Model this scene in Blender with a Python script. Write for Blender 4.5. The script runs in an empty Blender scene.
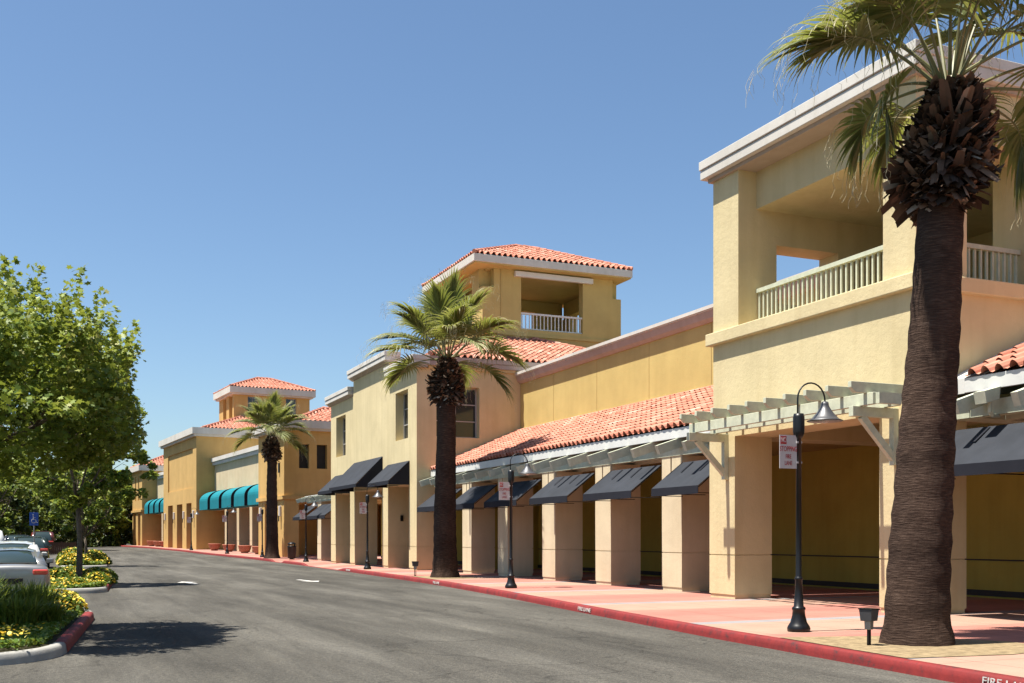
import bpy, bmesh, math, random
import numpy as np
from mathutils import Vector, Matrix
random.seed(7); np.random.seed(7)
R = math.radians
sc = bpy.context.scene
COL = sc.collection
TH = math.atan(465/1076); CC, SS = math.cos(TH), math.sin(TH)

def g(y):                     # the street climbs very slightly far away
    if y < 70: return 0.0
    if y < 100: return (y-70)*.0083
    if y < 145: return .25+(y-100)*.0045
    return .4525
# ------------------------------------------------------------------ materials
MATS = {}
def newmat(name):
    m = bpy.data.materials.new(name); m.use_nodes = True
    nt = m.node_tree; b = nt.nodes['Principled BSDF']
    MATS[name] = m
    return m, nt, b
def N(nt, t, **kw):
    n = nt.nodes.new(t)
    for k, v in kw.items():
        if k in n.inputs: n.inputs[k].default_value = v
        else: setattr(n, k, v)
    return n
def L(nt, a, b): nt.links.new(a, b)
def coords(nt, scale=(1,1,1)):
    tc = N(nt, 'ShaderNodeTexCoord'); mp = N(nt, 'ShaderNodeMapping')
    mp.inputs['Scale'].default_value = scale
    L(nt, tc.outputs['Object'], mp.inputs['Vector']); return mp.outputs[0]
def noise(nt, vec, scale, detail=4, rough=.55):
    n = N(nt, 'ShaderNodeTexNoise'); n.inputs['Scale'].default_value = scale
    n.inputs['Detail'].default_value = detail; n.inputs['Roughness'].default_value = rough
    L(nt, vec, n.inputs['Vector']); return n.outputs['Fac']
def ramp(nt, fac, stops):
    r = N(nt, 'ShaderNodeValToRGB'); e = r.color_ramp.elements
    while len(e) < len(stops): e.new(.5)
    for k, (p, c) in enumerate(stops):
        e[k].position = p; e[k].color = (*c, 1) if len(c) == 3 else c
    L(nt, fac, r.inputs[0]); return r.outputs[0]
def mixc(nt, fac, a, b, mode='MIX'):
    m = N(nt, 'ShaderNodeMix'); m.data_type = 'RGBA'; m.blend_type = mode
    for s, v in ((m.inputs[0], fac), (m.inputs[6], a), (m.inputs[7], b)):
        if hasattr(v, 'is_output'): L(nt, v, s)
        elif isinstance(v, (int, float)): s.default_value = v
        else: s.default_value = (*v, 1)
    return m.outputs[2]
def bump(nt, b, h, strength, dist=.01):
    bp = N(nt, 'ShaderNodeBump'); bp.inputs['Strength'].default_value = strength; bp.inputs['Distance'].default_value = dist
    L(nt, h, bp.inputs['Height']); L(nt, bp.outputs[0], b.inputs['Normal'])
def sc3(c, k): return tuple(x*k for x in c)
KA = .80
def math_(nt, op, a, b=None):
    m = N(nt, 'ShaderNodeMath'); m.operation = op
    for i, v in enumerate((a, b)):
        if v is None: continue
        if hasattr(v, 'is_output'): L(nt, v, m.inputs[i])
        else: m.inputs[i].default_value = v
    return m.outputs[0]

def stucco(name, c, bs=.35, streak=.5):
    c = sc3(c, KA)
    m, nt, b = newmat(name); v = coords(nt)
    n1 = noise(nt, v, .8, 6, .6); vs = coords(nt, (3.2, 3.2, .25)); n2 = noise(nt, vs, 1.0, 4)
    c1 = ramp(nt, n1, [(.3, sc3(c, .9)), (.7, sc3(c, 1.05))])
    c2 = ramp(nt, n2, [(.32, (.86,.84,.80)), (.55, (1,1,1))])
    c3 = mixc(nt, streak, c1, c2, 'MULTIPLY'); n4 = noise(nt, v, .28, 3, .5); c3 = mixc(nt, .6, c3, ramp(nt, n4, [(.35,(.88,.87,.84)),(.6,(1,1,1))]), 'MULTIPLY'); L(nt, c3, b.inputs['Base Color'])
    b.inputs['Roughness'].default_value = .92; b.inputs['Specular IOR Level'].default_value = .2
    h = noise(nt, v, 9, 8, .7); bump(nt, b, h, bs, .03); return m
cream = (.77,.64,.375); yellow = (.63,.475,.18); orange = (.68,.435,.16)
S_cream = stucco('cream_stucco', cream); S_yellow = stucco('yellow_stucco', yellow, .2, .3); S_orange = stucco('orange_stucco', orange, .2)
S_palecream = stucco('pale_cream_stucco', (.70,.57,.37), .2); S_col = stucco('column_stucco', (.76,.645,.445), .25)
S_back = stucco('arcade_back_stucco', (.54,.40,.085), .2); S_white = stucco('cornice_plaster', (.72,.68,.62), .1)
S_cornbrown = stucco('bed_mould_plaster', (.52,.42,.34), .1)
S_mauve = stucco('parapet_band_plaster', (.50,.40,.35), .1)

def simple(name, c, rough=.6, metal=0, var=.12, sc_=3, spec=.5, bs=0):
    c = sc3(c, KA)
    m, nt, b = newmat(name); v = coords(nt); n = noise(nt, v, sc_, 5, .6)
    L(nt, ramp(nt, n, [(.3, sc3(c, 1-var)), (.7, sc3(c, 1+var))]), b.inputs['Base Color'])
    b.inputs['Roughness'].default_value = rough; b.inputs['Metallic'].default_value = metal
    b.inputs['Specular IOR Level'].default_value = spec
    if bs: bump(nt, b, noise(nt, v, sc_*12, 5, .7), bs, .01)
    return m
M_green = simple('weathered_pale_green_wood', (.60,.62,.47), .8, 0, .12, 6, .2, .3)
M_fascia = simple('white_painted_board', (.74,.74,.70), .6, 0, .06, 2)
M_awn = simple('charcoal_canvas', (.034,.038,.047), .85, 0, .18, 1.5, .2, .15)
M_awnd = simple('dark_navy_canvas', (.016,.018,.026), .85, 0, .15, 2, .2)
M_teal = simple('teal_canvas', (.0,.20,.245), .75, 0, .1, 1, .3)
M_black = simple('black_cast_iron', (.012,.012,.013), .38, .3, .3, 5)
M_shade = simple('grey_metal_lamp_shade', (.11,.11,.115), .45, .5, .1, 4)
M_opal = simple('white_enamel', (.75,.66,.60), .4, 0, .03, 4)
M_dark = simple('dark_recess_and_shade', (.02,.017,.012), .8, 0, .2, 3)  # dark window backs and grille, also painted shade under roof tiles
M_skirt = simple('dark_skirting', (.022,.013,.010), .6, 0, .2, 3)
M_wframe = simple('grey_window_frame', (.42,.40,.38), .5, 0, .05, 3)
M_signw = simple('white_sign_enamel', (.70,.66,.64), .45, 0, .05, 6)
M_signr = simple('red_sign_paint', (.52,.03,.03), .45, 0, .08, 6)
M_blue = simple('blue_sign_paint', (.015,.08,.38), .4, 0, .05, 6)
M_metal = simple('galvanised_metal', (.36,.36,.36), .45, .8, .1, 5)
M_terra = simple('terracotta_clay', (.46,.17,.11), .8, 0, .12, 3, .3)
M_conc = simple('grey_concrete_kerb', (.36,.35,.32), .9, 0, .15, 4, .2, .3)
M_dirt = simple('sandy_soil', (.30,.225,.13), .95, 0, .35, 7, .1, .8)
M_soil = simple('planting_soil', (.06,.055,.03), .95, 0, .3, 6, .1, .6)
M_wood = simple('brown_fence_wood', (.13,.07,.045), .85, 0, .25, 7, .2)
M_bark = simple('grey_brown_bark', (.15,.12,.09), .95, 0, .35, 12, .1, .9)
M_tyre = simple('tyre_rubber', (.015,.015,.015), .85, 0, .2, 6, .3)
M_rim = simple('alloy_rim', (.45,.45,.46), .3, .8, .05, 5)
M_text = simple('white_road_paint', (.58,.56,.52), .8, 0, .15, 20, .3)
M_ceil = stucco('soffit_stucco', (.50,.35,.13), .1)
def glass(name, c=(.02,.025,.028), rough=.06):
    m, nt, b = newmat(name); b.inputs['Base Color'].default_value = (*c, 1); b.inputs['Roughness'].default_value = rough
    b.inputs['Specular IOR Level'].default_value = .7
    return m
M_glass = glass('dark_window_glass'); M_carglass = glass('tinted_car_glass', (.025,.04,.04), .03)
def paint(name, c, metal=.5):
    m, nt, b = newmat(name); b.inputs['Base Color'].default_value = (*c, 1); b.inputs['Metallic'].default_value = metal
    b.inputs['Roughness'].default_value = .32; b.inputs['Coat Weight'].default_value = .8; b.inputs['Coat Roughness'].default_value = .05
    return m
P_silver = paint('silver_car_paint', (.30,.295,.28), .6); P_white = paint('white_car_paint', (.55,.55,.53), .0)
P_green = paint('dark_green_car_paint', (.016,.028,.024), .3); P_dark = paint('dark_blue_car_paint', (.02,.025,.035), .3)
P_red = paint('maroon_car_paint', (.11,.022,.018), .2); P_tail = paint('red_tail_lamp', (.55,.05,.03), 0)

def leafmat(name, stops, trans=.35, rough=.5):
    m, nt, b = newmat(name)
    a = N(nt, 'ShaderNodeAttribute'); a.attribute_name = 'tone'
    col = ramp(nt, a.outputs['Fac'], stops)
    L(nt, col, b.inputs['Base Color']); b.inputs['Roughness'].default_value = rough
    b.inputs['Specular IOR Level'].default_value = .35
    t = N(nt, 'ShaderNodeBsdfTranslucent'); tc = mixc(nt, .55, col, (.55,.6,.08), 'MIX'); 
    tc2 = mixc(nt, 1.0, tc, (.6,.6,.6), 'MULTIPLY'); L(nt, tc2, t.inputs['Color'])
    mx = N(nt, 'ShaderNodeMixShader'); mx.inputs[0].default_value = trans
    L(nt, b.outputs[0], mx.inputs[1]); L(nt, t.outputs[0], mx.inputs[2])
    out = [n for n in nt.nodes if n.type == 'OUTPUT_MATERIAL'][0]; L(nt, mx.outputs[0], out.inputs[0]); return m
M_leaf = leafmat('maple_leaf', [(0,(.045,.085,.010)),(.45,(.15,.215,.025)),(.8,(.30,.355,.065)),(1,(.50,.48,.20))], .38)
M_leafd = leafmat('dark_leaf', [(0,(.022,.042,.010)),(.5,(.048,.08,.018)),(1,(.11,.14,.035))], .22)
M_lily = leafmat('strap_leaf', [(0,(.06,.11,.014)),(.6,(.15,.21,.03)),(1,(.30,.33,.06))], .4)
M_cover = leafmat('ground_cover_leaf', [(0,(.05,.10,.012)),(.6,(.11,.19,.02)),(1,(.24,.28,.04))], .3)
M_flower = leafmat('yellow_petal', [(0,(.70,.36,.02)),(.5,(.80,.58,.04)),(1,(.78,.66,.18))], .2)
M_palm = leafmat('palm_leaflet', [(0,(.075,.100,.030)),(.38,(.17,.195,.065)),(.70,(.29,.28,.12)),(1,(.60,.52,.32))], .40)
M_palmdry = leafmat('dry_palm_fibre', [(0,(.42,.36,.2)),(1,(.62,.56,.38))], .2)
M_petiole = simple('palm_petiole', (.20,.19,.07), .5, 0, .2, 4)
M_boot = leafmat('brown_leaf_base', [(0,(.022,.013,.009)),(.5,(.075,.042,.026)),(.85,(.20,.12,.075)),(1,(.46,.40,.32))], .0, .8)

def trunkmat():
    m, nt, b = newmat('ringed_palm_trunk'); v = coords(nt, (1.2,1.2,9)); vf = coords(nt, (7,7,62)); vp = coords(nt, (20,20,3.5))
    n1 = noise(nt, v, 1.2, 5, .65); n2 = noise(nt, vf, 1.0, 4, .6); n3 = noise(nt, vp, 1.0, 3, .6); n4 = noise(nt, coords(nt), 1.1, 4, .6)
    c1 = ramp(nt, n2, [(.30,(.030,.019,.015)),(.52,(.055,.035,.026)),(.68,(.090,.060,.045)),(.82,(.19,.14,.11))])
    c2 = mixc(nt, .5, c1, ramp(nt, n4, [(.35,(.25,.22,.22)),(.62,(1.25,1.2,1.15))]), 'MULTIPLY')
    L(nt, c2, b.inputs['Base Color']); b.inputs['Roughness'].default_value = .95; b.inputs['Specular IOR Level'].default_value = .1
    s = math_(nt, 'ADD', math_(nt, 'MULTIPLY', n2, 1.0), math_(nt, 'MULTIPLY', n3, .8))
    bump(nt, b, s, 1.0, .022); return m
M_trunk = trunkmat()

def tilemat():
    m, nt, b = newmat('terracotta_roof_tile'); a = N(nt, 'ShaderNodeAttribute'); a.attribute_name = 'tone'
    col = ramp(nt, a.outputs['Fac'], [(0,(.36,.13,.085)),(.5,(.51,.215,.145)),(.85,(.56,.265,.19)),(1,(.55,.35,.27))])
    n = noise(nt, coords(nt), 5, 5, .6)
    nb_ = noise(nt, coords(nt), .7, 6, .7); cc = mixc(nt, .5, col, ramp(nt, n, [(.3,(.62,.60,.58)),(.6,(1,1,1))]), 'MULTIPLY'); cc = mixc(nt, .6, cc, ramp(nt, nb_, [(.3,(.70,.66,.62)),(.55,(1,1,1))]), 'MULTIPLY'); L(nt, cc, b.inputs['Base Color'])
    b.inputs['Roughness'].default_value = .85; b.inputs['Specular IOR Level'].default_value = .2; return m
M_tile = tilemat()

def asphaltmat():
    m, nt, b = newmat('worn_asphalt'); v = coords(nt)
    big = noise(nt, coords(nt, (.6,.09,1)), 1.0, 6, .6); mid = noise(nt, coords(nt, (1.6,.28,1)), 1.6, 6, .65)
    fine = noise(nt, v, 30, 5, .8); vo = N(nt, 'ShaderNodeTexVoronoi'); vo.inputs['Scale'].default_value = 75; L(nt, v, vo.inputs['Vector'])
    c = ramp(nt, big, [(.32,(.050,.047,.041)),(.5,(.080,.075,.065)),(.68,(.118,.111,.097))])
    c = mixc(nt, .55, c, ramp(nt, mid, [(.3,(.70,.70,.70)),(.55,(1.0,1.0,1.0)),(.75,(1.2,1.18,1.13))]), 'MULTIPLY')
    c = mixc(nt, .8, c, ramp(nt, fine, [(.28,(.30,.30,.31)),(.5,(.95,.95,.94)),(.72,(1.9,1.86,1.76))]), 'MULTIPLY')
    sp2 = noise(nt, v, 11, 3, .9); c = mixc(nt, .6, c, ramp(nt, sp2, [(.32,(.55,.55,.56)),(.5,(1,1,1)),(.68,(1.5,1.47,1.42))]), 'MULTIPLY')
    tyre = noise(nt, coords(nt, (2.6,.045,1)), 1.0, 5, .7); c = mixc(nt, .4, c, ramp(nt, tyre, [(.34,(.66,.66,.67)),(.5,(1,1,1)),(.66,(1.22,1.20,1.16))]), 'MULTIPLY')
    oil = noise(nt, coords(nt, (1.6,1.0,1)), .55, 3, .5); c = mixc(nt, .5, c, ramp(nt, oil, [(.26,(.55,.55,.56)),(.38,(1,1,1))]), 'MULTIPLY')
    # hairline cracks and sealed seams with a shape of their own
    wv = N(nt, 'ShaderNodeTexVoronoi'); wv.feature = 'DISTANCE_TO_EDGE'; wv.inputs['Scale'].default_value = .22
    dn = N(nt, 'ShaderNodeTexNoise'); dn.inputs['Scale'].default_value = 1.3; L(nt, v, dn.inputs['Vector'])
    ad = N(nt, 'ShaderNodeVectorMath'); ad.operation = 'MULTIPLY_ADD'; L(nt, dn.outputs['Color'], ad.inputs[0]); ad.inputs[1].default_value = (1.5,1.5,0); L(nt, v, ad.inputs[2])
    L(nt, ad.outputs[0], wv.inputs['Vector'])
    crack = ramp(nt, wv.outputs['Distance'], [(.0,(.6,.6,.6)),(.003,(.7,.7,.7)),(.006,(1,1,1))])
    c = mixc(nt, .8, c, crack, 'MULTIPLY'); L(nt, c, b.inputs['Base Color'])
    b.inputs['Roughness'].default_value = .93; b.inputs['Specular IOR Level'].default_value = .15
    bump(nt, b, math_(nt, 'ADD', fine, math_(nt, 'MULTIPLY', vo.outputs['Distance'], 1.2)), .7, .012); return m
M_asph = asphaltmat()

def pavemat():
    m, nt, b = newmat('banded_pink_concrete'); tc = N(nt, 'ShaderNodeTexCoord'); sp = N(nt, 'ShaderNodeSeparateXYZ'); L(nt, tc.outputs['Object'], sp.inputs[0])
    t = math_(nt, 'DIVIDE', math_(nt, 'SUBTRACT', sp.outputs['Y'], 13.2+53), 5.3)
    f = math_(nt, 'FRACT', math_(nt, 'ADD', t, 40.0))
    r = N(nt, 'ShaderNodeValToRGB'); r.color_ramp.interpolation = 'CONSTANT'; e = r.color_ramp.elements
    pink = (.37,.155,.12,1); crm = (.35,.215,.16,1); gry = (.24,.225,.225,1); pk2 = (.33,.14,.11,1)
    st = [(0,crm),(.36,gry),(.44,pink),(.70,pk2),(.90,pink)]
    while len(e) < len(st): e.new(.5)
    for k,(p,c) in enumerate(st): e[k].position = p; e[k].color = c
    L(nt, f, r.inputs[0])
    n = noise(nt, coords(nt), 1.2, 6, .65); n2 = noise(nt, coords(nt), 30, 4, .7)
    c = mixc(nt, .55, r.outputs[0], ramp(nt, n, [(.3,(.80,.78,.76)),(.7,(1.1,1.1,1.1))]), 'MULTIPLY')
    c = mixc(nt, .4, c, ramp(nt, n2, [(.3,(.8,.8,.8)),(.7,(1.12,1.12,1.12))]), 'MULTIPLY')
    # tooled joints every 1.3 m
    jy = math_(nt, 'FRACT', math_(nt, 'DIVIDE', math_(nt, 'ADD', sp.outputs['Y'], 200.0), 1.325))
    jx = math_(nt, 'FRACT', math_(nt, 'DIVIDE', math_(nt, 'ADD', sp.outputs['X'], 200.1), 1.5))
    j = math_(nt, 'MINIMUM', jy, jx); jr = ramp(nt, j, [(0,(.55,.5,.5)),(.012,(.6,.55,.55)),(.016,(1,1,1))])
    c = mixc(nt, 1.0, c, jr, 'MULTIPLY'); L(nt, c, b.inputs['Base Color']); b.inputs['Roughness'].default_value = .88
    b.inputs['Specular IOR Level'].default_value = .2; bump(nt, b, n2, .25, .005); return m
M_pave = pavemat()
def kerbred():
    m, nt, b = newmat('chipped_red_kerb_paint'); v = coords(nt); n = noise(nt, v, 5, 8, .75); n2 = noise(nt, v, 1.1, 4, .6)
    c = ramp(nt, n, [(.33,(.05,.018,.016)),(.44,(.17,.009,.008)),(.66,(.23,.014,.011)),(.80,(.27,.14,.11))])
    c = mixc(nt, .6, c, ramp(nt, n2, [(.3,(.6,.6,.6)),(.6,(1,1,1))]), 'MULTIPLY')
    L(nt, c, b.inputs['Base Color']); b.inputs['Roughness'].default_value = .75; bump(nt, b, n, .5, .01); return m
M_kerb = kerbred()
M_grass = simple('dry_grass_ground', (.13,.12,.05), .95, 0, .3, .5, .1)
M_clay = simple('pink_concrete_pad', (.5,.25,.2), .9)

# ------------------------------------------------------------------ mesh builder
ROOTOFF = {}
class MB:
    def __init__(s): s.v = []; s.f = []; s.m = []; s.t = []; s.cur = 0
    def add(s, vs, fs, tone=0.0):
        o = len(s.v); s.v.extend([tuple(p) for p in vs])
        for f in fs: s.f.append(tuple(i+o for i in f)); s.m.append(s.cur); s.t.append(tone)
        return s
    def box(s, x0,x1,y0,y1,z0,z1):
        return s.add([(x0,y0,z0),(x1,y0,z0),(x1,y1,z0),(x0,y1,z0),(x0,y0,z1),(x1,y0,z1),(x1,y1,z1),(x0,y1,z1)],
            [(0,3,2,1),(4,5,6,7),(0,1,5,4),(1,2,6,5),(2,3,7,6),(3,0,4,7)])
    def prism(s, poly, axis, a, b):
        """poly: 2-D points; axis 'x','y','z' = extrusion axis (poly in the other two axes, in order)"""
        def P(p, t):
            return {'x':(t,p[0],p[1]),'y':(p[0],t,p[1]),'z':(p[0],p[1],t)}[axis]
        n = len(poly); vs = [P(p,a) for p in poly]+[P(p,b) for p in poly]
        fs = [tuple(range(n))[::-1], tuple(range(n,2*n))]+[(i,(i+1)%n,n+(i+1)%n,n+i) for i in range(n)]
        return s.add(vs, fs)
    def beam(s, p, q, w, h):
        p, q = Vector(p), Vector(q); d = (q-p).normalized(); up = Vector((0,0,1))
        if abs(d.z) > .95: up = Vector((0,1,0))
        sd = d.cross(up).normalized(); u = sd.cross(d).normalized(); vs = []
        for c in (p, q):
            for a, b in ((-1,-1),(1,-1),(1,1),(-1,1)): vs.append(c+sd*a*w/2+u*b*h/2)
        return s.add(vs, [(3,2,1,0),(4,5,6,7)]+[(i,(i+1)%4,4+(i+1)%4,4+i) for i in range(4)])
    def tube(s, pts, rad, n=10, cap=True, tone=0.0):
        pts = [Vector(p) for p in pts]; k = len(pts)
        if isinstance(rad, (int,float)): rad = [rad]*k
        vs = []; ref = None
        for i in range(k):
            d = (pts[min(i+1,k-1)]-pts[max(i-1,0)]).normalized()
            if ref is None: ref = Vector((1,0,0)) if abs(d.x) < .9 else Vector((0,1,0))
            a = (ref-d*ref.dot(d)).normalized(); b = d.cross(a); ref = a
            for j in range(n):
                t = 2*math.pi*j/n; vs.append(pts[i]+(a*math.cos(t)+b*math.sin(t))*rad[i])
        fs = [(i*n+j, i*n+(j+1)%n, (i+1)*n+(j+1)%n, (i+1)*n+j) for i in range(k-1) for j in range(n)]
        if cap: fs += [tuple(range(n))[::-1], tuple(range((k-1)*n, k*n))]
        return s.add(vs, fs, tone)
    def lathe(s, prof, c=(0,0,0), n=24, wob=None):
        vs = []; k = len(prof)
        for i,(r,z) in enumerate(prof):
            for j in range(n):
                t = 2*math.pi*j/n; rr = max(r, .0005)*(wob(t,z) if wob else 1)
                vs.append((c[0]+rr*math.cos(t), c[1]+rr*math.sin(t), c[2]+z))
        fs = [(i*n+j, i*n+(j+1)%n, (i+1)*n+(j+1)%n, (i+1)*n+j) for i in range(k-1) for j in range(n)]
        fs += [tuple(range(n))[::-1], tuple(range((k-1)*n, k*n))]
        return s.add(vs, fs)
    def vox(s, xs, ys, zs, solid):
        """solid cells of a rectilinear grid; only the outer faces are made"""
        S = {}
        for i in range(len(xs)-1):
            for j in range(len(ys)-1):
                for k in range(len(zs)-1):
                    S[i,j,k] = solid((xs[i]+xs[i+1])/2, (ys[j]+ys[j+1])/2, (zs[k]+zs[k+1])/2)
        for (i,j,k), on in S.items():
            if not on: continue
            x0,x1,y0,y1,z0,z1 = xs[i],xs[i+1],ys[j],ys[j+1],zs[k],zs[k+1]
            for d, q in (((-1,0,0),[(x0,y0,z0),(x0,y0,z1),(x0,y1,z1),(x0,y1,z0)]), ((1,0,0),[(x1,y0,z0),(x1,y1,z0),(x1,y1,z1),(x1,y0,z1)]),
                         ((0,-1,0),[(x0,y0,z0),(x1,y0,z0),(x1,y0,z1),(x0,y0,z1)]), ((0,1,0),[(x0,y1,z0),(x0,y1,z1),(x1,y1,z1),(x1,y1,z0)]),
                         ((0,0,-1),[(x0,y0,z0),(x0,y1,z0),(x1,y1,z0),(x1,y0,z0)]), ((0,0,1),[(x0,y0,z1),(x1,y0,z1),(x1,y1,z1),(x0,y1,z1)])):
                if not S.get((i+d[0],j+d[1],k+d[2]), False): s.add(q, [(0,1,2,3)])
        return s
    def solids(s, boxes, holes=()):
        """union of boxes minus holes through vox"""
        B = list(boxes); H = list(holes)
        ax = [sorted({round(v,5) for b in B+H for v in (b[2*a], b[2*a+1])}) for a in range(3)]
        ins = lambda b,x,y,z: b[0]<x<b[1] and b[2]<y<b[3] and b[4]<z<b[5]
        return s.vox(ax[0], ax[1], ax[2], lambda x,y,z: any(ins(b,x,y,z) for b in B) and not any(ins(h,x,y,z) for h in H))
    def build(s, name, mats, parent=None, smooth=False, bevel=0, off=None, fixn=False, label=None):
        me = bpy.data.meshes.new(name)
        vs = s.v
        if off is None and parent is not None: off = ROOTOFF.get(parent.name)
        if off is not None: vs = [(x-off[0], y-off[1], z-off[2]) for x,y,z in vs]
        me.from_pydata(vs, [], s.f)
        if not isinstance(mats, (list,tuple)): mats = [mats]
        for m in mats: me.materials.append(m)
        if len(mats) > 1: me.polygons.foreach_set('material_index', s.m)
        if any(s.t):
            a = me.attributes.new('tone', 'FLOAT', 'FACE'); a.data.foreach_set('value', s.t)
        if fixn:
            bm = bmesh.new(); bm.from_mesh(me); bmesh.ops.recalc_face_normals(bm, faces=bm.faces); bm.to_mesh(me); bm.free()
        if smooth: me.shade_smooth() if smooth is True else me.shade_auto_smooth() if hasattr(me,'shade_auto_smooth') else me.shade_smooth()
        me.update()
        o = bpy.data.objects.new(name, me); COL.objects.link(o)
        if parent is not None:
            o.parent = parent
            if parent.name in ROOTOFF: ROOTOFF[o.name] = ROOTOFF[parent.name]
        if bevel:
            md = o.modifiers.new('edge', 'BEVEL'); md.width = bevel; md.segments = 2; md.limit_method = 'ANGLE'
        if label: o['label'] = label
        return o
def tag(o, label=None, cat=None, group=None, kind=None):
    if label: o['label'] = label
    if cat: o['category'] = cat
    if group: o['group'] = group
    if kind: o['kind'] = kind
    return o
def thing(name, label, cat, loc, rz=0, group=None, world=False):
    o = bpy.data.objects.new(name, None); COL.objects.link(o); o.location = loc; o.rotation_euler = (0,0,rz); o.empty_display_size = .3
    if world: ROOTOFF[o.name] = loc
    return tag(o, label, cat, group)
def copy_tree(o, parent=None):
    c = o.copy(); COL.objects.link(c); c.parent = parent
    for ch in list(o.children): copy_tree(ch, c)
    return c

# ------------------------------------------------------------------ tile roofs
def tile_face(mb, p0, u, v, ulen, vmax, vmin=lambda a: 0.0, pitch=.30, row=.39, seed=0):
    """barrel tiles on the plane p0 + a*u + b*v; u horizontal along the eave, v up the slope (unit vectors)"""
    rnd = random.Random(seed); p0, u, v = Vector(p0), Vector(u).normalized(), Vector(v).normalized(); n = u.cross(v)
    if n.z < 0: n = -n
    cols = max(1, round(ulen/pitch)); pt = ulen/cols
    prof = [(0,.0),(.05,.05),(.17,.10),(.32,.122),(.47,.10),(.59,.05),(.64,0),(.82,-.02),(1,0)]
    for c in range(cols):
        uc = (c+.5)*pt; top = vmax(uc); bot = vmin(uc); r = 0
        jit = rnd.uniform(-.014,.014)
        while bot+r*row < top-.02:
            v0 = bot+r*row; v1 = min(v0+row+.06, top); tone = min(1, max(.01, rnd.gauss(.5,.22)))
            lift = .05+rnd.uniform(-.012,.012); vs = []
            for vv, l in ((v0, lift), (v1, .008)):
                for (a, h) in prof: vs.append(p0+u*(c*pt+a*pt+jit)+v*vv+n*(h+l))
            k = len(prof)
            mb.add(vs, [(i,i+1,k+i+1,k+i) for i in range(k-1)], tone); r += 1
def ridge_cap(mb, p, q, r=.11, seed=1):
    rnd = random.Random(seed); p, q = Vector(p), Vector(q); d = q-p; L_ = d.length; d.normalize(); k = max(1, int(L_/.4))
    for i in range(k):
        a = p+d*(L_*i/k-.03); b = p+d*(L_*(i+1)/k+.03)
        mb.tube([a+Vector((0,0,.06)), b+Vector((0,0,.045))], [r, r*.85], 8, True, min(1,max(.01,rnd.gauss(.45,.2))))
def hip_roof(name, parent, x0,x1,y0,y1, z0, slope, zcap=None, sides='nsew', seed=3, pitch=.3):
    """hip roof over a rectangle; truncated at zcap if given"""
    mb = MB(); w, l = x1-x0, y1-y0; h = min(w,l)/2
    rise = h*slope if zcap is None else min(h*slope, zcap-z0); run = rise/slope; f = math.sqrt(1+slope*slope)
    vm = lambda Ln: (lambda a: min(a, Ln-a, run)*f)
    if 's' in sides: tile_face(mb, (x0,y0,z0), (1,0,0), (0,1,slope), w, vm(w), seed=seed, pitch=pitch)
    if 'n' in sides: tile_face(mb, (x0,y1,z0), (1,0,0), (0,-1,slope), w, vm(w), seed=seed+1, pitch=pitch)
    if 'w' in sides: tile_face(mb, (x0,y0,z0), (0,1,0), (1,0,slope), l, vm(l), seed=seed+2, pitch=pitch)
    if 'e' in sides: tile_face(mb, (x1,y0,z0), (0,1,0), (-1,0,slope), l, vm(l), seed=seed+3, pitch=pitch)
    for cx, cy, dx, dy in ((x0,y0,1,1),(x1,y0,-1,1),(x0,y1,1,-1),(x1,y1,-1,-1)):
        ridge_cap(mb, (cx,cy,z0+.05), (cx+dx*run, cy+dy*run, z0+rise+.05))
    if zcap is None:
        if w > l: ridge_cap(mb, (x0+run,(y0+y1)/2,z0+rise+.05), (x1-run,(y0+y1)/2,z0+rise+.05))
        else: ridge_cap(mb, ((x0+x1)/2,y0+run,z0+rise+.05), ((x0+x1)/2,y1-run,z0+rise+.05))
    roof = mb.build(name, M_tile, parent)
    d = MB(); q = .03
    d.add([(x0+.04,y0+.04,z0-q),(x1-.04,y0+.04,z0-q),(x1-.04,y1-.04,z0-q),(x0+.04,y1-.04,z0-q),(x0+run,y0+run,z0+rise-q),(x1-run,y0+run,z0+rise-q),(x1-run,y1-run,z0+rise-q),(x0+run,y1-run,z0+rise-q)],
          [(0,1,5,4),(1,2,6,5),(2,3,7,6),(3,0,4,7),(4,5,6,7),(3,2,1,0)])
    d.build('roof_deck', M_dark, roof); return roof  # deck coloured dark as the shade beneath the tiles

# ------------------------------------------------------------------ ground
def kx(y):                    # kerb face (road side) as a function of distance along the street
    pts = [(-40,5.6),(-10,7.6),(0,8.5),(6,8.95),(9.3,9.18),(12.5,9.5),(14,9.62),(18,10.1),(21.6,10.55),(27,11.25),(33,11.85),(39.5,12.25),(48.5,12.7),(60,13.15),(70,13.35),(76,13.1),(83.5,12.45),(90,11.9),(104,11.3),(123,10.3),(132,9.4),(139,8.3),(146,6.0),(150,3.0),(200,-60)]
    for (a,xa),(b,xb) in zip(pts, pts[1:]):
        if a <= y <= b:
            t = (y-a)/(b-a); return xa+(xb-xa)*t
    return pts[-1][1]
def kh(y):                    # kerb height: dropped at the two crossings
    def dip(a,b,r): 
        if y < a-r or y > b+r: return 0
        if y < a: return (y-(a-r))/r
        if y > b: return ((b+r)-y)/r
        return 1
    return .15-.135*max(dip(51,59,1.6), dip(66.8,69.8,.8))
def sheet(name, xs, ys, zf, mat, fn=None):
    vs = [(x,y,zf(x,y)) for y in ys for x in xs]; n = len(xs)
    fs = [(j*n+i, j*n+i+1, (j+1)*n+i+1, (j+1)*n+i) for j in range(len(ys)-1) for i in range(n-1)]
    m = MB(); m.add(vs, fs); return m.build(name, mat)
ysR = [-60,-20,0,20,40,60,70,80,90,100,110,120,130,145,160,200]
tag(sheet('terrain', [-900,-300,-100,60,200,900], [-300,-60,0,70,100,145,220,400,1200], lambda x,y: g(y)-.06, M_grass), kind='structure')
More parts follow.
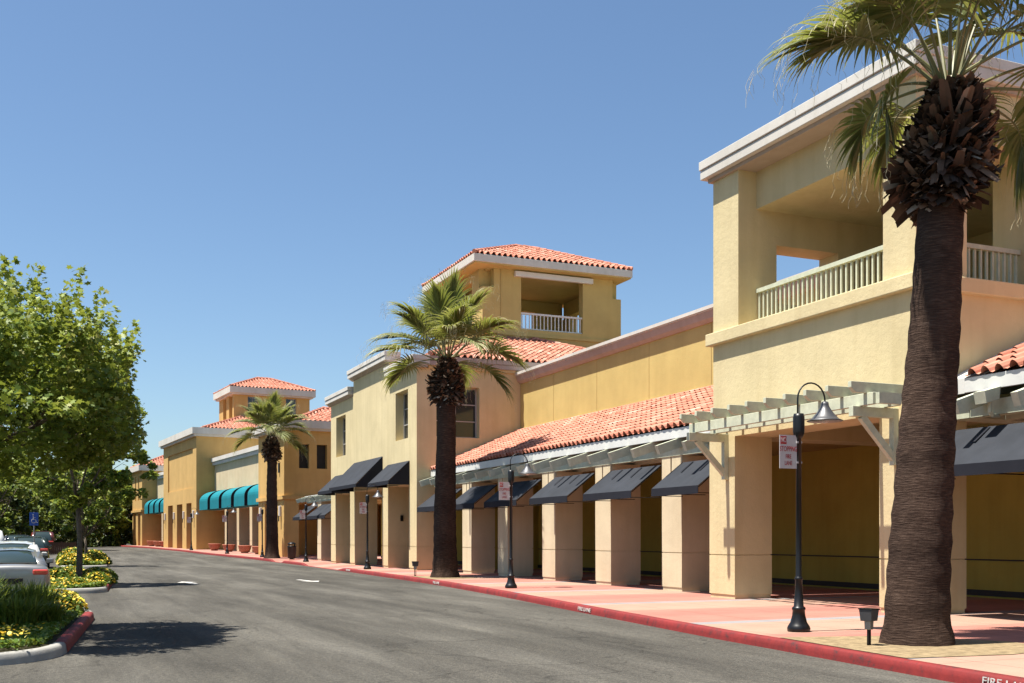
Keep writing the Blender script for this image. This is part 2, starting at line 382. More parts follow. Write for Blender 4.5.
tag(sheet('road', [-70,-40,-20,-10,0,10,20,30], ysR, lambda x,y: g(y), M_asph), kind='structure')
ysK = [v*.5 for v in range(-20, 298)]
mb = MB(); rows = []
for y in ysK:
    x = kx(y)+.15; h = kh(y); rows.append([(x,y,g(y)+h),(x+.9,y,g(y)+h+(.152-h)*.55),(x+1.7,y,g(y)+.152),(max(x+3,20.4),y,g(y)+.154),(34,y,g(y)+.154)])
vs = [p for r in rows for p in r]; fs = [(j*5+i, j*5+i+1, (j+1)*5+i+1, (j+1)*5+i) for j in range(len(rows)-1) for i in range(4)]
mb.add(vs, fs); tag(mb.build('pavement', M_pave), kind='structure')
def kerb(name, path, mat, closed=False, w=.15, hf=None, z=None):
    """rounded kerb along a 2-D path; outside is on the left of travel"""
    m = MB(); n = len(path); sec = [(-.015,-.05),(.0,.06),(.012,.125),(.04,.148),(.075,.152),(w,.152),(w,-.05)]; vs = []
    for i,(x,y) in enumerate(path):
        a = path[(i-1)%n] if (closed or i > 0) else path[i]; b = path[(i+1)%n] if (closed or i < n-1) else path[i]
        dx, dy = b[0]-a[0], b[1]-a[1]; l = math.hypot(dx,dy); nx, ny = dy/l, -dx/l     # right of travel = inward
        hh = hf(y)/.15 if hf else 1
        for (s_, zz) in sec: vs.append((x+nx*s_, y+ny*s_, g(y)+(zz*hh if zz > 0 else zz)))
    k = len(sec); rng = n if closed else n-1
    fs = [(i*k+j, i*k+j+1, ((i+1)%n)*k+j+1, ((i+1)%n)*k+j) for i in range(rng) for j in range(k-1)]
    m.add(vs, fs); return m.build(name, mat, smooth=True, fixn=True)
tag(kerb('kerb', [(kx(y),y) for y in ysK], M_kerb, hf=kh), kind='structure')
# expansion gaps are left to the paint; gutter pan along the kerb
# tree wells
def slab(name, poly, z, mat, kind='structure'):
    m = MB(); m.add([(x,y,g(y)+z) for x,y in poly], [tuple(range(len(poly)))]); return tag(m.build(name, mat), kind=kind)
slab('tree_well_soil', [(kx(9.9)+.15,9.9),(10.9,9.7),(12.0,9.9),(12.2,10.9),(11.4,12.2),(kx(12.7)+.15,12.7)], .159, M_dirt)
slab('tree_well_soil', [(kx(34.9)+.15,34.9),(13.9,35.2),(14.0,37.4),(kx(37.9)+.15,37.9)], .159, M_dirt)

# ------------------------------------------------------------------ buildings
GZ = .15; JZ = 1.18
def pillar(parent, x0,x1,y0,y1,z1, mat, z0=GZ, split=False, name='pillar'):
    m = MB()
    m.box(x0,x1,y0,y1,z0+.10,JZ-.012); m.box(x0+.02,x1-.02,y0+.02,y1-.02,z0,z0+.10); m.box(x0+.02,x1-.02,y0+.02,y1-.02,JZ-.012,JZ+.012)
    if split:
        ym = (y0+y1)/2+.03
        m.box(x0,x1,y0,y1,JZ+.012,3.0); m.box(x0,x1,y0,ym-.035,3.0,z1); m.box(x0,x1,ym+.035,y1,3.0,z1); m.box(x0+.08,x1,ym-.035,ym+.035,3.0,z1)
    else: m.box(x0,x1,y0,y1,JZ+.012,z1)
    return m.build(name, mat, parent)
def cornice(parent, x0,x1,y0,y1, z1, k=1.0, mats=None, name='cornice'):
    """three-step white cornice slab whose top is z1, on the wall line given"""
    m = MB(); c = m
    c.box(x0-.25*k,x1+.25*k,y0-.25*k,y1+.25*k,z1-.21*k,z1)
    c.box(x0-.21*k,x1+.21*k,y0-.21*k,y1+.21*k,z1-.235*k,z1-.21*k)
    c.box(x0-.225*k,x1+.225*k,y0-.225*k,y1+.225*k,z1-.44*k,z1-.235*k)
    o = c.build(name, S_white, parent, bevel=.012)
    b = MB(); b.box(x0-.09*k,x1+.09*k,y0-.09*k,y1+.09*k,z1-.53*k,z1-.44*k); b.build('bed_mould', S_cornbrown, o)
    return o
def balusters(parent, p, q, z0, z1, sp=.155, mat=None, name='railing'):
    mat = mat or M_green; m = MB(); p, q = Vector((*p,0)), Vector((*q,0)); d = q-p; n = max(2, int(d.length/sp))
    m.beam(p+Vector((0,0,z1-.045)), q+Vector((0,0,z1-.045)), .11, .09); m.beam(p+Vector((0,0,z0+.03)), q+Vector((0,0,z0+.03)), .06, .05)
    for i in range(n):
        a = p+d*((i+.5)/n); m.beam(a+Vector((0,0,z0+.055)), a+Vector((0,0,z1-.09)), .045, .045)
    return m.build(name, mat, parent)
def awning(parent, x_top, z_top, x_bot, z_bot, drop, y0, y1, mat=M_awn, stripes=True, name='awning'):
    m = MB(); t = .015; m.cur = 0
    # sloping canvas, slightly sagging between ribs
    n = 8; rows = []
    for j in range(n+1):
        y = y0+(y1-y0)*j/n; sag = .018*math.sin(math.pi*((j*2/n)%1))
        rows.append([(x_top,y,z_top),(x_top+(x_bot-x_top)*.5,y,z_top+(z_bot-z_top)*.5-sag),(x_bot,y,z_bot)])
    vs = [p for r in rows for p in r]; vs += [(x+.0,y,z-t) for (x,y,z) in vs]; k = 3*(n+1)
    fs = [(j*3+i, j*3+i+1, (j+1)*3+i+1, (j+1)*3+i) for j in range(n) for i in range(2)]
    fs += [tuple(k+i for i in f[::-1]) for f in fs]
    m.add(vs, fs)
    aw = m.build(name, mat, parent)
    v = MB(); v.box(x_bot-.008,x_bot+.008,y0,y1,z_bot-drop,z_bot+.003); v.build('valance', M_awnd, aw)
    s_ = MB()
    for yy in (y0+.02, y1-.02, (y0+y1)/2):
        s_.tube([(x_top,yy,z_top-.03),(x_bot+.03,yy,z_bot-.035)], .014, 6)
        s_.tube([(x_top,yy,z_bot-drop+.02),(x_bot+.03,yy,z_bot-drop+.02)], .012, 6)
    s_.tube([(x_bot+.03,y0,z_bot-drop+.02),(x_bot+.03,y1,z_bot-drop+.02)], .014, 6); s_.build('awning_frame', M_black, aw)
    if stripes:
        q = MB(); dz = z_bot-z_top; dx = x_bot-x_top; nn = Vector((dz,0,-dx)).normalized()*.02
        if nn.z < 0: nn = -nn
        for fy in (.33,.72):
            y = y0+(y1-y0)*fy
            a = Vector((x_top+dx*.02,y,z_top+dz*.02))+nn; b = Vector((x_top+dx*.42,y,z_top+dz*.42))+nn
            q.add([a,a+Vector((0,.07,0)),b+Vector((0,.07,0)),b],[(0,1,2,3)])
        q.build('lacing_slot', M_awnd, aw)
    return aw
def awning_round(parent, xw, z1, depth, h, y0, y1, name='awning'):
    m = MB(); n = 8; poly = [(xw, z1)]+[(xw-depth*math.sin(math.pi/2*i/n), z1-h*.55*(1-math.cos(math.pi/2*i/n))) for i in range(1,n+1)]+[(xw-depth, z1-h),(xw,z1-h)]
    m.prism(poly, 'y', y0, y1); aw = m.build(name, M_teal, parent, fixn=True)
    s_ = MB()
    for yy in (y0-.075, ):
        p2 = [(xw, z1+.02)]+[(xw-(depth+.015)*math.sin(math.pi/2*i/n), z1+.02-h*.55*(1-math.cos(math.pi/2*i/n))) for i in range(1,n+1)]+[(xw-depth-.015, z1-h),(xw,z1-h)]
        s_.prism(p2, 'y', yy, yy+.07)
    s_.build('end_panel', M_awnd, aw, fixn=True); return aw
def window(parent, axis, a0,a1,z0,z1,d,nx,nz, fr=.06, pane=None, name='window'):
    """glazed window; axis 'y': plane x=d spanning y a0..a1 ; axis 'x': plane y=d spanning x"""
    f = MB()
    def bx(s0,s1,t0,t1,dd):
        if axis == 'y': f.box(d-dd,d+dd,s0,s1,t0,t1)
        else: f.box(s0,s1,d-dd,d+dd,t0,t1)
    bx(a0,a0+fr,z0,z1,.04); bx(a1-fr,a1,z0,z1,.04); bx(a0+fr,a1-fr,z0,z0+fr,.04); bx(a0+fr,a1-fr,z1-fr,z1,.04)
    for i in range(1,nx): c = a0+(a1-a0)*i/nx; bx(c-.022,c+.022,z0+fr,z1-fr,.032)
    for i in range(1,nz): c = z0+(z1-z0)*i/nz; bx(a0+fr,a1-fr,c-.022,c+.022,.030)
    o = f.build(name, M_wframe, parent); p = MB()
    if axis == 'y': p.box(d+.005,d+.02,a0+.01,a1-.01,z0+.01,z1-.01)
    else: p.box(a0+.01,a1-.01,d+.005,d+.02,z0+.01,z1-.01)
    p.build('pane', pane or M_glass, o); return o

# --- right tower with the balcony
T = thing('balcony_tower', 'cream stucco tower with open balcony and pale green pergola beside the nearest palm', 'building', (18,18.5,0), world=True)
X0,X1,Y0,Y1 = 14.7,22.3,15.25,21.82
m = MB()
boxes = [(X0,X1,Y0,Y1,3.95,6.18), (15.2,X1,16.0,21.5,9.25,10.12), (X0,15.95,Y0,16.10,6.18,10.12), (X0,15.75,20.80,Y1,6.18,10.12),
         (15.2,X1,20.80,21.5,6.18,10.12), (18.03,19.1,Y0,16.55,6.18,10.12), (21.7,X1,Y0,21.6,6.18,10.12), (15.95,X1,Y0,16.1,9.12,10.12), (19.1,X1,Y0,16.0,6.18,10.12)]
holes = [(15.78,17.6,20.7,21.8,7.1,8.47), (15.7,21.5,16.5,21.0,3.9,4.4)]
m.solids(boxes, holes); m.build('wall', S_cream, T)
pillar(T, 14.7,15.75,20.94,21.98,3.95,S_cream); pillar(T, 14.7,15.95,15.26,16.2,3.95,S_cream)
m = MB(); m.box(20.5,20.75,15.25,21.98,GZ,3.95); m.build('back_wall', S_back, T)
m = MB(); m.box(20.47,20.5,15.5,21.98,.20,.34); m.box(20.48,20.5,15.5,21.98,1.04,1.075); m.build('wall_rail', M_skirt, T)
m = MB(); m.box(X0-.14,X1,Y0-.14,Y1+.14,6.18,6.47); m.build('ledge', S_cream, T, bevel=.02)
cornice(T, X0,X1,Y0,Y1,10.64)
balusters(T, (15.24,16.11),(15.24,20.79),6.48,7.38); balusters(T, (15.96,15.9),(18.02,15.9),6.48,7.38)
# pergola
pg = MB()
for xx in (13.78, 14.35): pg.box(xx,xx+.09,15.35,21.45,4.02,4.24)
P_ = pg.build('pergola', M_green, T, bevel=.008)
for i in range(10):
    y = 21.26-i*.634; r = MB(); r.prism([(13.42,4.33),(13.52,4.24),(14.69,4.24),(14.69,4.44),(13.42,4.44)], 'y', y-.045, y+.045); r.build('rafter', M_green, P_, bevel=.006)
for y in (21.25, 15.75):
    r = MB(); r.box(14.58,14.698,y-.06,y+.06,2.95,4.02); r.box(13.62,14.58,y-.06,y+.06,3.83,4.018); r.beam((14.62,y,3.08),(13.86,y,3.84),.10,.13); r.build('bracket', M_green, P_, bevel=.006)
r = MB(); r.box(13.84,13.86+.5,15.25,15.347,4.03,4.23); r.build('end_board', M_green, P_)

# --- tiled arcade wings
def arcade_wing(label, y0, y1, colys, bays, xw=19.6, rootname='arcade_wing', upper=True, joints=(), stripes=True, roof=True):
    W = thing(rootname, label, 'building', (17,(y0+y1)/2,g((y0+y1)/2)), world=True)
    ROOTOFF[W.name] = (17,(y0+y1)/2,0)
    for (a,b) in colys: pillar(W, 15.5,16.52,a,b,3.78,S_col,split=True,name='column')
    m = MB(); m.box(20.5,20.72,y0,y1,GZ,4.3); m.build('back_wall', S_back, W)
    m = MB(); m.box(20.46,20.5,y0,y1,.20,.34); m.box(20.48,20.5,y0,y1,1.04,1.075); m.build('wall_rail', M_skirt, W)
    m = MB(); m.box(15.48,15.70,y0,y1,3.78,4.06); m.box(16.35,16.52,y0,y1,3.78,4.30)
    H_ = m.build('header_beam', M_green, W)
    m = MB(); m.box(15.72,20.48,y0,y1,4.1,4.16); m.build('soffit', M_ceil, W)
    n = int((y1-y0)/1.305)
    for i in range(n+1):
        y = y1-.35-i*1.305
        if y < y0+.1: break
        r = MB(); r.prism([(14.70,4.00),(14.79,3.77),(15.46,3.99),(16.3,4.07),(16.3,4.36),(15.35,4.215)], 'y', y-.07, y+.07); r.build('rafter_tail', M_green, H_)
    m = MB(); m.box(15.33,15.37,y0,y1,4.22 if roof else 4.12,4.49 if roof else 4.22); m.build('fascia', M_fascia, W, bevel=.008)
    if roof:
        sl = (6.35-4.5)/(xw-15.33); mb = MB(); L_ = math.hypot(xw-15.28, (6.35-4.5)); 
        tile_face(mb, (15.315,y0+.02,4.49), (0,1,0), (1,0,sl), y1-y0-.04, lambda a: L_, seed=int(y0), pitch=.30)
        rf = mb.build('roof', M_tile, W)
        d = MB(); d.prism([(15.372,4.40),(xw,6.27),(xw,6.15),(15.372,4.30)], 'y', y0, y1); d.build('roof_deck', M_dark, rf)  # dark deck colour stands in for shade in the tile hollows
    if upper:
        m = MB(); js = [y0]+[j for j in joints]+[y1]
        for a,b in zip(js, js[1:]): m.box(xw,xw+.3,a+.012,b-.012,6.2,8.52)
        m.box(xw+.02,xw+.3,y0,y1,4.3,8.5); m.build('upper_wall', S_yellow, W)
        m = MB(); m.box(xw-.03,xw,y0,y1,6.36,6.50); m.build('base_trim', S_yellow, W)
        m = MB(); m.box(xw-.30,xw+9,y0+.0,y1-.02,8.86,8.97); m.box(xw-.26,xw+.2,y0,y1-.02,8.82,8.86)
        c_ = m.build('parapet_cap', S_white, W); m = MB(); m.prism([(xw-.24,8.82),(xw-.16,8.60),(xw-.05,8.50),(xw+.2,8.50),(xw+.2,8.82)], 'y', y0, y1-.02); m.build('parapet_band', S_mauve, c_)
    for (a,b) in bays: awning(W, 15.49,3.58,14.55,2.86,.20,a,b,stripes=stripes)
    return W
cys = [(24.48,25.49),(28.4,29.4),(32.25,33.27),(36.25,37.2),(39.95,40.95)]
W1 = arcade_wing('long arcade wing of six charcoal awnings under a red tiled roof beside the middle palm', 21.99, 44.40, cys,
    [(22.25,24.45),(25.52,28.38),(29.43,32.22),(33.3,36.22),(37.23,39.92),(40.98,43.9)], joints=(25.4,29.2,33.1,37.05,40.95))
W2 = arcade_wing('arcade wing with one charcoal awning and a tiled roof edge at the far right', 2.0, 14.72, [(10.9,11.9),(7.0,8.0),(3.0,4.0)],
    [(12.0,15.1),(8.1,10.8),(4.1,6.9)], upper=True)
m = MB(); m.prism([(15.36,4.22),(19.6,6.10),(19.6,6.36),(15.36,4.50)],'y',14.74,15.24); m.build('rake_board', M_fascia, W2)
m = MB(); m.box(20.5,20.72,14.72,15.24,GZ,4.3); m.build('wall_return', S_back, W2); m = MB(); m.box(15.48,20.5,14.74,15.24,3.78,4.15); m.build('beam_return', M_green, W2)
# gutter outlet on the right wing
m = MB(); m.prism([(14.95,4.14),(15.0,3.93),(15.30,4.02),(15.33,4.24)], 'y', 13.9, 14.15); m.tube([(15.2,14.02,3.98),(15.2,14.02,3.8),(15.3,14.05,3.74),(15.5,14.1,3.74)], .035, 8); m.build('downpipe', M_green, W2)

# --- middle block with turret
T = thing('turret_block', 'cream two storey block with high turret, tiled roofs and black awnings behind the middle palm', 'building', (20,52,0), world=True)
X0,X1,Y0,Y1 = 14.7,28.0,44.42,59.74
m = MB()
boxes = [(X0,15.3,Y0,Y1,4.0,8.95),(X0,15.3,48.55,54.9,8.95,9.75),(X0,X1,Y0,Y0+.6,4.0,8.95),(X0,X1,Y1-.6,Y1,4.0,8.95),(X1-.6,X1,Y0,Y1,4.0,8.95),(X0,X1,Y0,Y1,3.95,4.15),(16.5,20.6,Y0,Y0+.25,GZ,3.95)]
boxes = boxes[:-1]
holes = [(14,15.2,45.65,47.5,6.0,8.18),(14,15.2,56.5,58.55,6.0,8.18),(15.6,17.62,Y0-1,Y0+.45,5.98,8.22)]
m.solids(boxes, holes); m.build('wall', S_cream, T)
m = MB(); m.box(15.16,15.195,45.66,47.49,6.01,8.17); m.box(15.16,15.195,56.51,58.54,6.01,8.17); m.build('window_back', M_dark, T)
window(T,'y',45.65,47.5,6.0,8.18,15.12,2,3); window(T,'y',56.5,58.55,6.0,8.18,15.12,2,3); window(T,'x',15.6,17.62,5.98,8.22,Y0+.38,2,3)
for a,b,xb in ((44.43,45.5,15.8),(48.69,49.65,15.75),(54.6,55.6,15.9),(58.65,59.73,15.6)): pillar(T, 14.7,xb,a,b,3.95,S_cream)
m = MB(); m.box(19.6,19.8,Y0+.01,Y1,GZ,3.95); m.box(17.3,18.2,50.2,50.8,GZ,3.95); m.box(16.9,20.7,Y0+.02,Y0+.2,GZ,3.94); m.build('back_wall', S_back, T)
m = MB(); m.box(19.56,19.6,Y0+.01,Y1,.20,.36); m.build('wall_rail', M_skirt, T)
# yellow door frame lit inside the wide bay
m = MB(); m.box(14.45,14.60,Y0+4.35,Y0+4.40,2.25,2.55)
b_ = MB(); b_.box(15.3,15.42,48.60,48.688,2.35,2.62); b_.build('junction_box', M_black, T)
def mcorn(y0,y1,z): 
    m = MB(); x0=X0
    m.box(x0-.30,x0+.5,y0,y1,z-.20,z); m.box(x0-.25,x0+.45,y0+.03,y1-.03,z-.225,z-.20); m.box(x0-.27,x0+.5,y0+.02,y1-.02,z-.42,z-.225)
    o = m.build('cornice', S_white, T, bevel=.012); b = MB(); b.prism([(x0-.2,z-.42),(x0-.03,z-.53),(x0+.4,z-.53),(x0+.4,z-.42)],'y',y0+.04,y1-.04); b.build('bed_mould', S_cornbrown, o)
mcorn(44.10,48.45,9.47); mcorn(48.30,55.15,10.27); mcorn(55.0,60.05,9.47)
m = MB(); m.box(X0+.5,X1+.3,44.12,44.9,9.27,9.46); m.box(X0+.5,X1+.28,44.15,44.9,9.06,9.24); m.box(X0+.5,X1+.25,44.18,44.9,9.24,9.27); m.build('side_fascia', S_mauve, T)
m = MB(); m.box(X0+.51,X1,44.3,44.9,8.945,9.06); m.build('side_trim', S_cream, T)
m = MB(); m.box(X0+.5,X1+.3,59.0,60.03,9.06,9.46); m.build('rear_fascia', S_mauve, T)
hip_roof('roof', T, 15.2,28.35,44.10,59.9, 9.44, .375, zcap=11.8, seed=11)
# turret
t0,t1,u0,u1 = 19.9,27.75,49.75,56.2
m = MB(); nt_ = .6
boxes = [(t0,t1,u0,u0+.45,10.6,15.12),(t0,t1,u1-.45,u1,10.6,15.12),(t0,t0+.45,u0,u1,10.6,15.12),(t1-.45,t1,u0,u1,10.6,15.12),(t0,t1,u0,u1,10.6,12.1)]
holes = [(22.0,25.5,u0-1,u0+.9,12.12,15.0),(22.6,25.5,u1-.9,u1+1,12.12,14.4),(t0-1,t0+.9,51.2,54.8,12.12,14.6),(t1-.9,t1+1,51.2,54.8,12.12,14.2)]
for cx in ((t0-1,t0+.62),(t1-.5,t1+1)):
    for cy in ((u0-1,u0+.5),(u1-.5,u1+1)): holes.append((cx[0],cx[1],cy[0],cy[1],14.1,15.2))
m.solids(boxes, holes)
m.box(t0+.62,t0+.8,u0+.45,u0+.8,14.1,15.11); m.box(t0+.45,t0+.62,u0+.5,u0+.8,14.1,15.11)
m.build('turret_wall', S_yellow, T)
m = MB(); m.box(t0+.3,t1-.3,u0+.3,u1-.3,15.0,15.115); m.box(t0-.08,t1+.08,u0-.08,u0+.0,12.0-.25,11.9); m.build('turret_ceiling', S_yellow, T)
m = MB(); m.box(t0-.75,t1+.28,u0-.75,u1+.72,15.12,15.49); m.build('turret_cornice', S_white, T, bevel=.02)
m = MB(); m.box(t0-.68,t1+.22,u0-.68,u1+.65,15.06,15.118); m.build('turret_soffit', S_yellow, T)
hip_roof('turret_roof', T, t0-.72,t1+.25,u0-.72,u1+.69, 15.48, .42, seed=31)
balusters(T, (22.0,u0+.12),(25.5,u0+.12),12.14,12.98,.2,M_fascia)
m = MB(); m.box(21.6,26.0,u0-.22,u0-.02,14.72,14.98); m.build('shade_box', M_fascia, T, bevel=.01)
m = MB(); m.tube([(20.9,u0-.03,12.0),(20.9,u0-.03,15.0)], .03, 8); m.build('downpipe', S_yellow, T)
# awnings of this block
awning(T, 14.69,4.98,13.72,4.08,.17,45.4,48.7,stripes=False); awning(T, 14.69,5.45,13.38,4.12,.16,49.55,54.75,stripes=False); awning(T, 14.69,4.98,13.72,4.08,.17,55.6,58.75,stripes=False)
for (a,b,zt,xb,zb,dr) in ((45.4,48.7,4.98,13.72,4.08,.17),(49.55,54.75,5.45,13.38,4.12,.16),(55.6,58.75,4.98,13.72,4.08,.17)):
    for y in (a+.004,b-.004):
        e = MB(); e.add([(14.69,y,zt-.02),(xb+.02,y,zb-.02),(xb+.02,y,zb-dr),(14.69,y,zb-dr)],[(0,1,2,3)]); e.build('awning_end', M_awnd, T)

# --- link between middle block and the far group
W3 = arcade_wing('short arcade link with two small dark awnings left of the turret block', 59.76, 69.4, [(65.5,66.5)],
    [(60.6,65.4),(66.6,69.3)], upper=False, stripes=False, roof=False)

# --- far group, turned 4.6 degrees
FR = R(4.6); FO = (15.2,75.3)
def far(t, w=0.0): return (FO[0]-math.sin(FR)*t+math.cos(FR)*w, FO[1]+math.cos(FR)*t+math.sin(FR)*w)
def far_thing(name, label, t):
    x,y = far(t); return thing(name, label, 'building', (x,y,g(y)-.0), FR)
def sconce(parent, x, y, z):
    m = MB(); m.box(x-.16,x-.0,y-.13,y+.13,z,z+.75); o = m.build('sconce', M_signw, parent, bevel=.03)
    m = MB(); m.box(x-.19,x-.161,y-.10,y+.10,z-.35,z+.05); m.build('sconce_shadow', M_black, o)  # black box standing in for the shadow below the sconce
def fbox(parent, name, boxes, mat, holes=()):
    m = MB(); m.solids(boxes, holes); return m.build(name, mat, parent)
# orange corner block
F = far_thing('orange_corner_block', 'orange stucco block with two small dark windows behind the far palm', 0)
holes = [(-1,.9,1.9,5.1,0,4.0),(1.05,5.0,-1,.6,0,4.0),(5.0,9.0,-1,.6,0,4.0),(1.07,1.80,-1,.3,6.4,8.1),(2.36,3.12,-1,.3,6.4,8.1)]
fbox(F,'wall',[(0,.9,0,6.85,GZ,9.2),(0,10,0,.5,GZ,9.2),(0,10,6.4,6.85,GZ,9.2),(9.5,10,0,6.85,GZ,9.2),(0,10,0,6.85,4.0,4.2)],S_orange,holes)
fbox(F,'back_wall',[(5.3,5.5,.5,6.4,GZ,4.0)],S_back)
fbox(F,'ledge',[(-.15,10,-.15,7.0,4.2,4.45)],S_orange)
for a in (1.07,2.36):
    m = MB(); m.box(a+.01,a+.72,.27,.295,6.41,8.09); m.build('window', M_dark, F)
fbox(F,'cornice',[(-.45,10.4,-.45,7.3,9.2,9.75),(-.3,10.3,-.3,7.15,9.05,9.2)],S_white)
hip_roof('roof', F, .8,10.0,.3,6.6, 9.74, .42, seed=51, pitch=.36)
sconce(F,0,.75,3.0); sconce(F,0,6.0,3.0)
m = MB(); m.box(-.1,0,1.0,1.2,6.1,6.8); m.build('wall_lamp', M_black, F)
# cream wing with teal awnings
def far_wing(label, t0, t1, w, nb, zc=8.75, dep=1.5):
    F = far_thing('awning_wing', label, t0); Ln = t1-t0
    fbox(F,'upper_wall',[(w,w+.5,0,Ln,4.0,zc-.4)],S_palecream)
    fbox(F,'cornice',[(w-.35,w+6,0,Ln,zc-.2,zc+.15),(w-.22,w+6,0,Ln,zc-.5,zc-.2)],S_white)
    fbox(F,'soffit',[(w+.5,w+5,0,Ln,4.0,4.1)],S_orange); fbox(F,'back_wall',[(w+4.5,w+4.7,0,Ln,GZ,4.0)],S_orange)
    fbox(F,'shop_window',[(w+4.4,w+4.45,.5,Ln-.5,.5,3.2)],M_glass)
    b = Ln/nb
    for i in range(nb):
        if i: pillar(F, w,w+.9,b*i-.45,b*i+.45,4.0,S_palecream,name='column')
        awning_round(F, w-.01, 5.78, dep, 1.78, b*i+.55, b*(i+1)-.45)
    return F
far_wing('pale cream wing with five rounded teal awnings over its arcade', 6.87, 29.18, 1.7, 5)
# grand orange block with its turret
F = far_thing('orange_turret_block', 'tall orange block with recessed front panel, three openings and a tiled turret', 29.2)
holes = [(-1,.9,2.2,4.6,0,4.6),(-1,.9,6.6,9.4,0,4.6),(-1,.9,11.6,14.2,0,4.6),(-1,.12,1.6,14.2,6.0,9.8)]
fbox(F,'wall',[(0,.9,0,16.8,GZ,11.0),(0,13,0,.5,GZ,11.0),(0,13,16.3,16.8,GZ,11.0),(12.5,13,0,16.8,GZ,11.0),(0,13,0,16.8,4.6,4.8)],S_orange,holes)
fbox(F,'back_wall',[(4.5,4.7,.5,16.3,GZ,4.6)],S_back)
fbox(F,'cornice',[(-.45,13.4,-.45,17.2,11.0,11.6),(-.28,13.2,-.28,17.0,10.8,11.0)],S_white)
hip_roof('roof', F, .6,13.2,-.2,17.0, 11.58, .36, zcap=13.4, seed=61, pitch=.36)
holes = [(10.0,11.1,4,5.3,13.4,15.5),(6.1,7.1,4,5.3,13.4,15.5)]+[(4,5.6,b,b+1.4,13.3,15.7) for b in (5.6,8.2)]
fbox(F,'turret_wall',[(4.7,12.5,5.0,11.4,12.0,15.75)],S_orange,holes)

for a in (10.0,6.1): window(F,'x',a,a+(1.1 if a > 9 else 1.0),13.4,15.5,5.25,2,3)
fbox(F,'turret_cornice',[(4.2,13.0,4.5,11.9,15.75,16.35),(4.4,12.8,4.7,11.7,15.6,15.75)],S_white)
hip_roof('turret_roof', F, 4.25,12.95,4.55,11.85, 16.33, .40, seed=71, pitch=.36)
for b in (1.0,5.6,10.5,15.5): sconce(F,0,b,3.1)
far_wing('farthest cream wing with four rounded teal awnings', 46.02, 59.98, 1.7, 4, 8.6)
F = far_thing('orange_end_block', 'orange end block with slit windows and tiled roof beside the distant trees', 60)
holes = [(-1,.9,1.2,3.0,0,4.0),(-1,.9,4.6,6.6,0,4.0),(-1,.3,2.2,2.9,5.6,8.6),(-1,.3,4.4,5.1,5.6,8.6)]
fbox(F,'wall',[(0,.9,0,7.2,GZ,9.1),(0,9,0,.5,GZ,9.1),(0,9,6.7,7.2,GZ,9.1),(8.5,9,0,7.2,GZ,9.1),(0,9,0,7.2,4.0,4.2)],S_orange,holes)
fbox(F,'ledge',[(-.15,9,-.15,7.35,4.2,4.45)],S_orange); fbox(F,'back_wall',[(4,4.2,.5,6.7,GZ,4)],S_orange)
fbox(F,'cornice',[(-.45,9.4,-.45,7.6,9.1,9.75)],S_white)
hip_roof('roof', F, -.2,9.2,-.2,7.4, 9.74, .42, seed=81, pitch=.36)

# ------------------------------------------------------------------ lettering
def text(name, body, size, mat, parent, loc, rot, extr=.002, sx=1.0, align='CENTER'):
    cu = bpy.data.curves.new(name, 'FONT'); cu.body = body; cu.size = size; cu.extrude = extr; cu.align_x = align; cu.align_y = 'CENTER'; cu.resolution_u = 3
    t = bpy.data.objects.new(name, cu); COL.objects.link(t)
    dg = bpy.context.evaluated_depsgraph_get(); me = bpy.data.meshes.new_from_object(t.evaluated_get(dg)); bpy.data.objects.remove(t)
    me.materials.clear(); me.materials.append(mat); o = bpy.data.objects.new(name, me); COL.objects.link(o)
    o.location = loc; o.rotation_euler = rot; o.scale = (sx,1,1)
    if parent: o.parent = parent
    return o
def kerb_text(body, y_near, length_sx, size=.115):
    """painted on the kerb face, reading from far (left) to near (right)"""
    y = y_near; x = kx(y); sl = (kx(y+1)-kx(y-1))/2; a = math.atan2(1, sl)        # street direction angle
    o = text('kerb_lettering', body, size, M_text, None, (x-.012, y, .075+g(y)), (R(86),0,a+math.pi), sx=length_sx, extr=.003)
    return tag(o, kind='structure')
kerb_text('FIRE LANE - NO PARKING', 7.62, 1.35, .115)
kerb_text('FIRE LANE', 20.15, 1.5); kerb_text('FIRE LANE', 33.9, 1.5); kerb_text('NO PARKING', 48.3, 1.3)

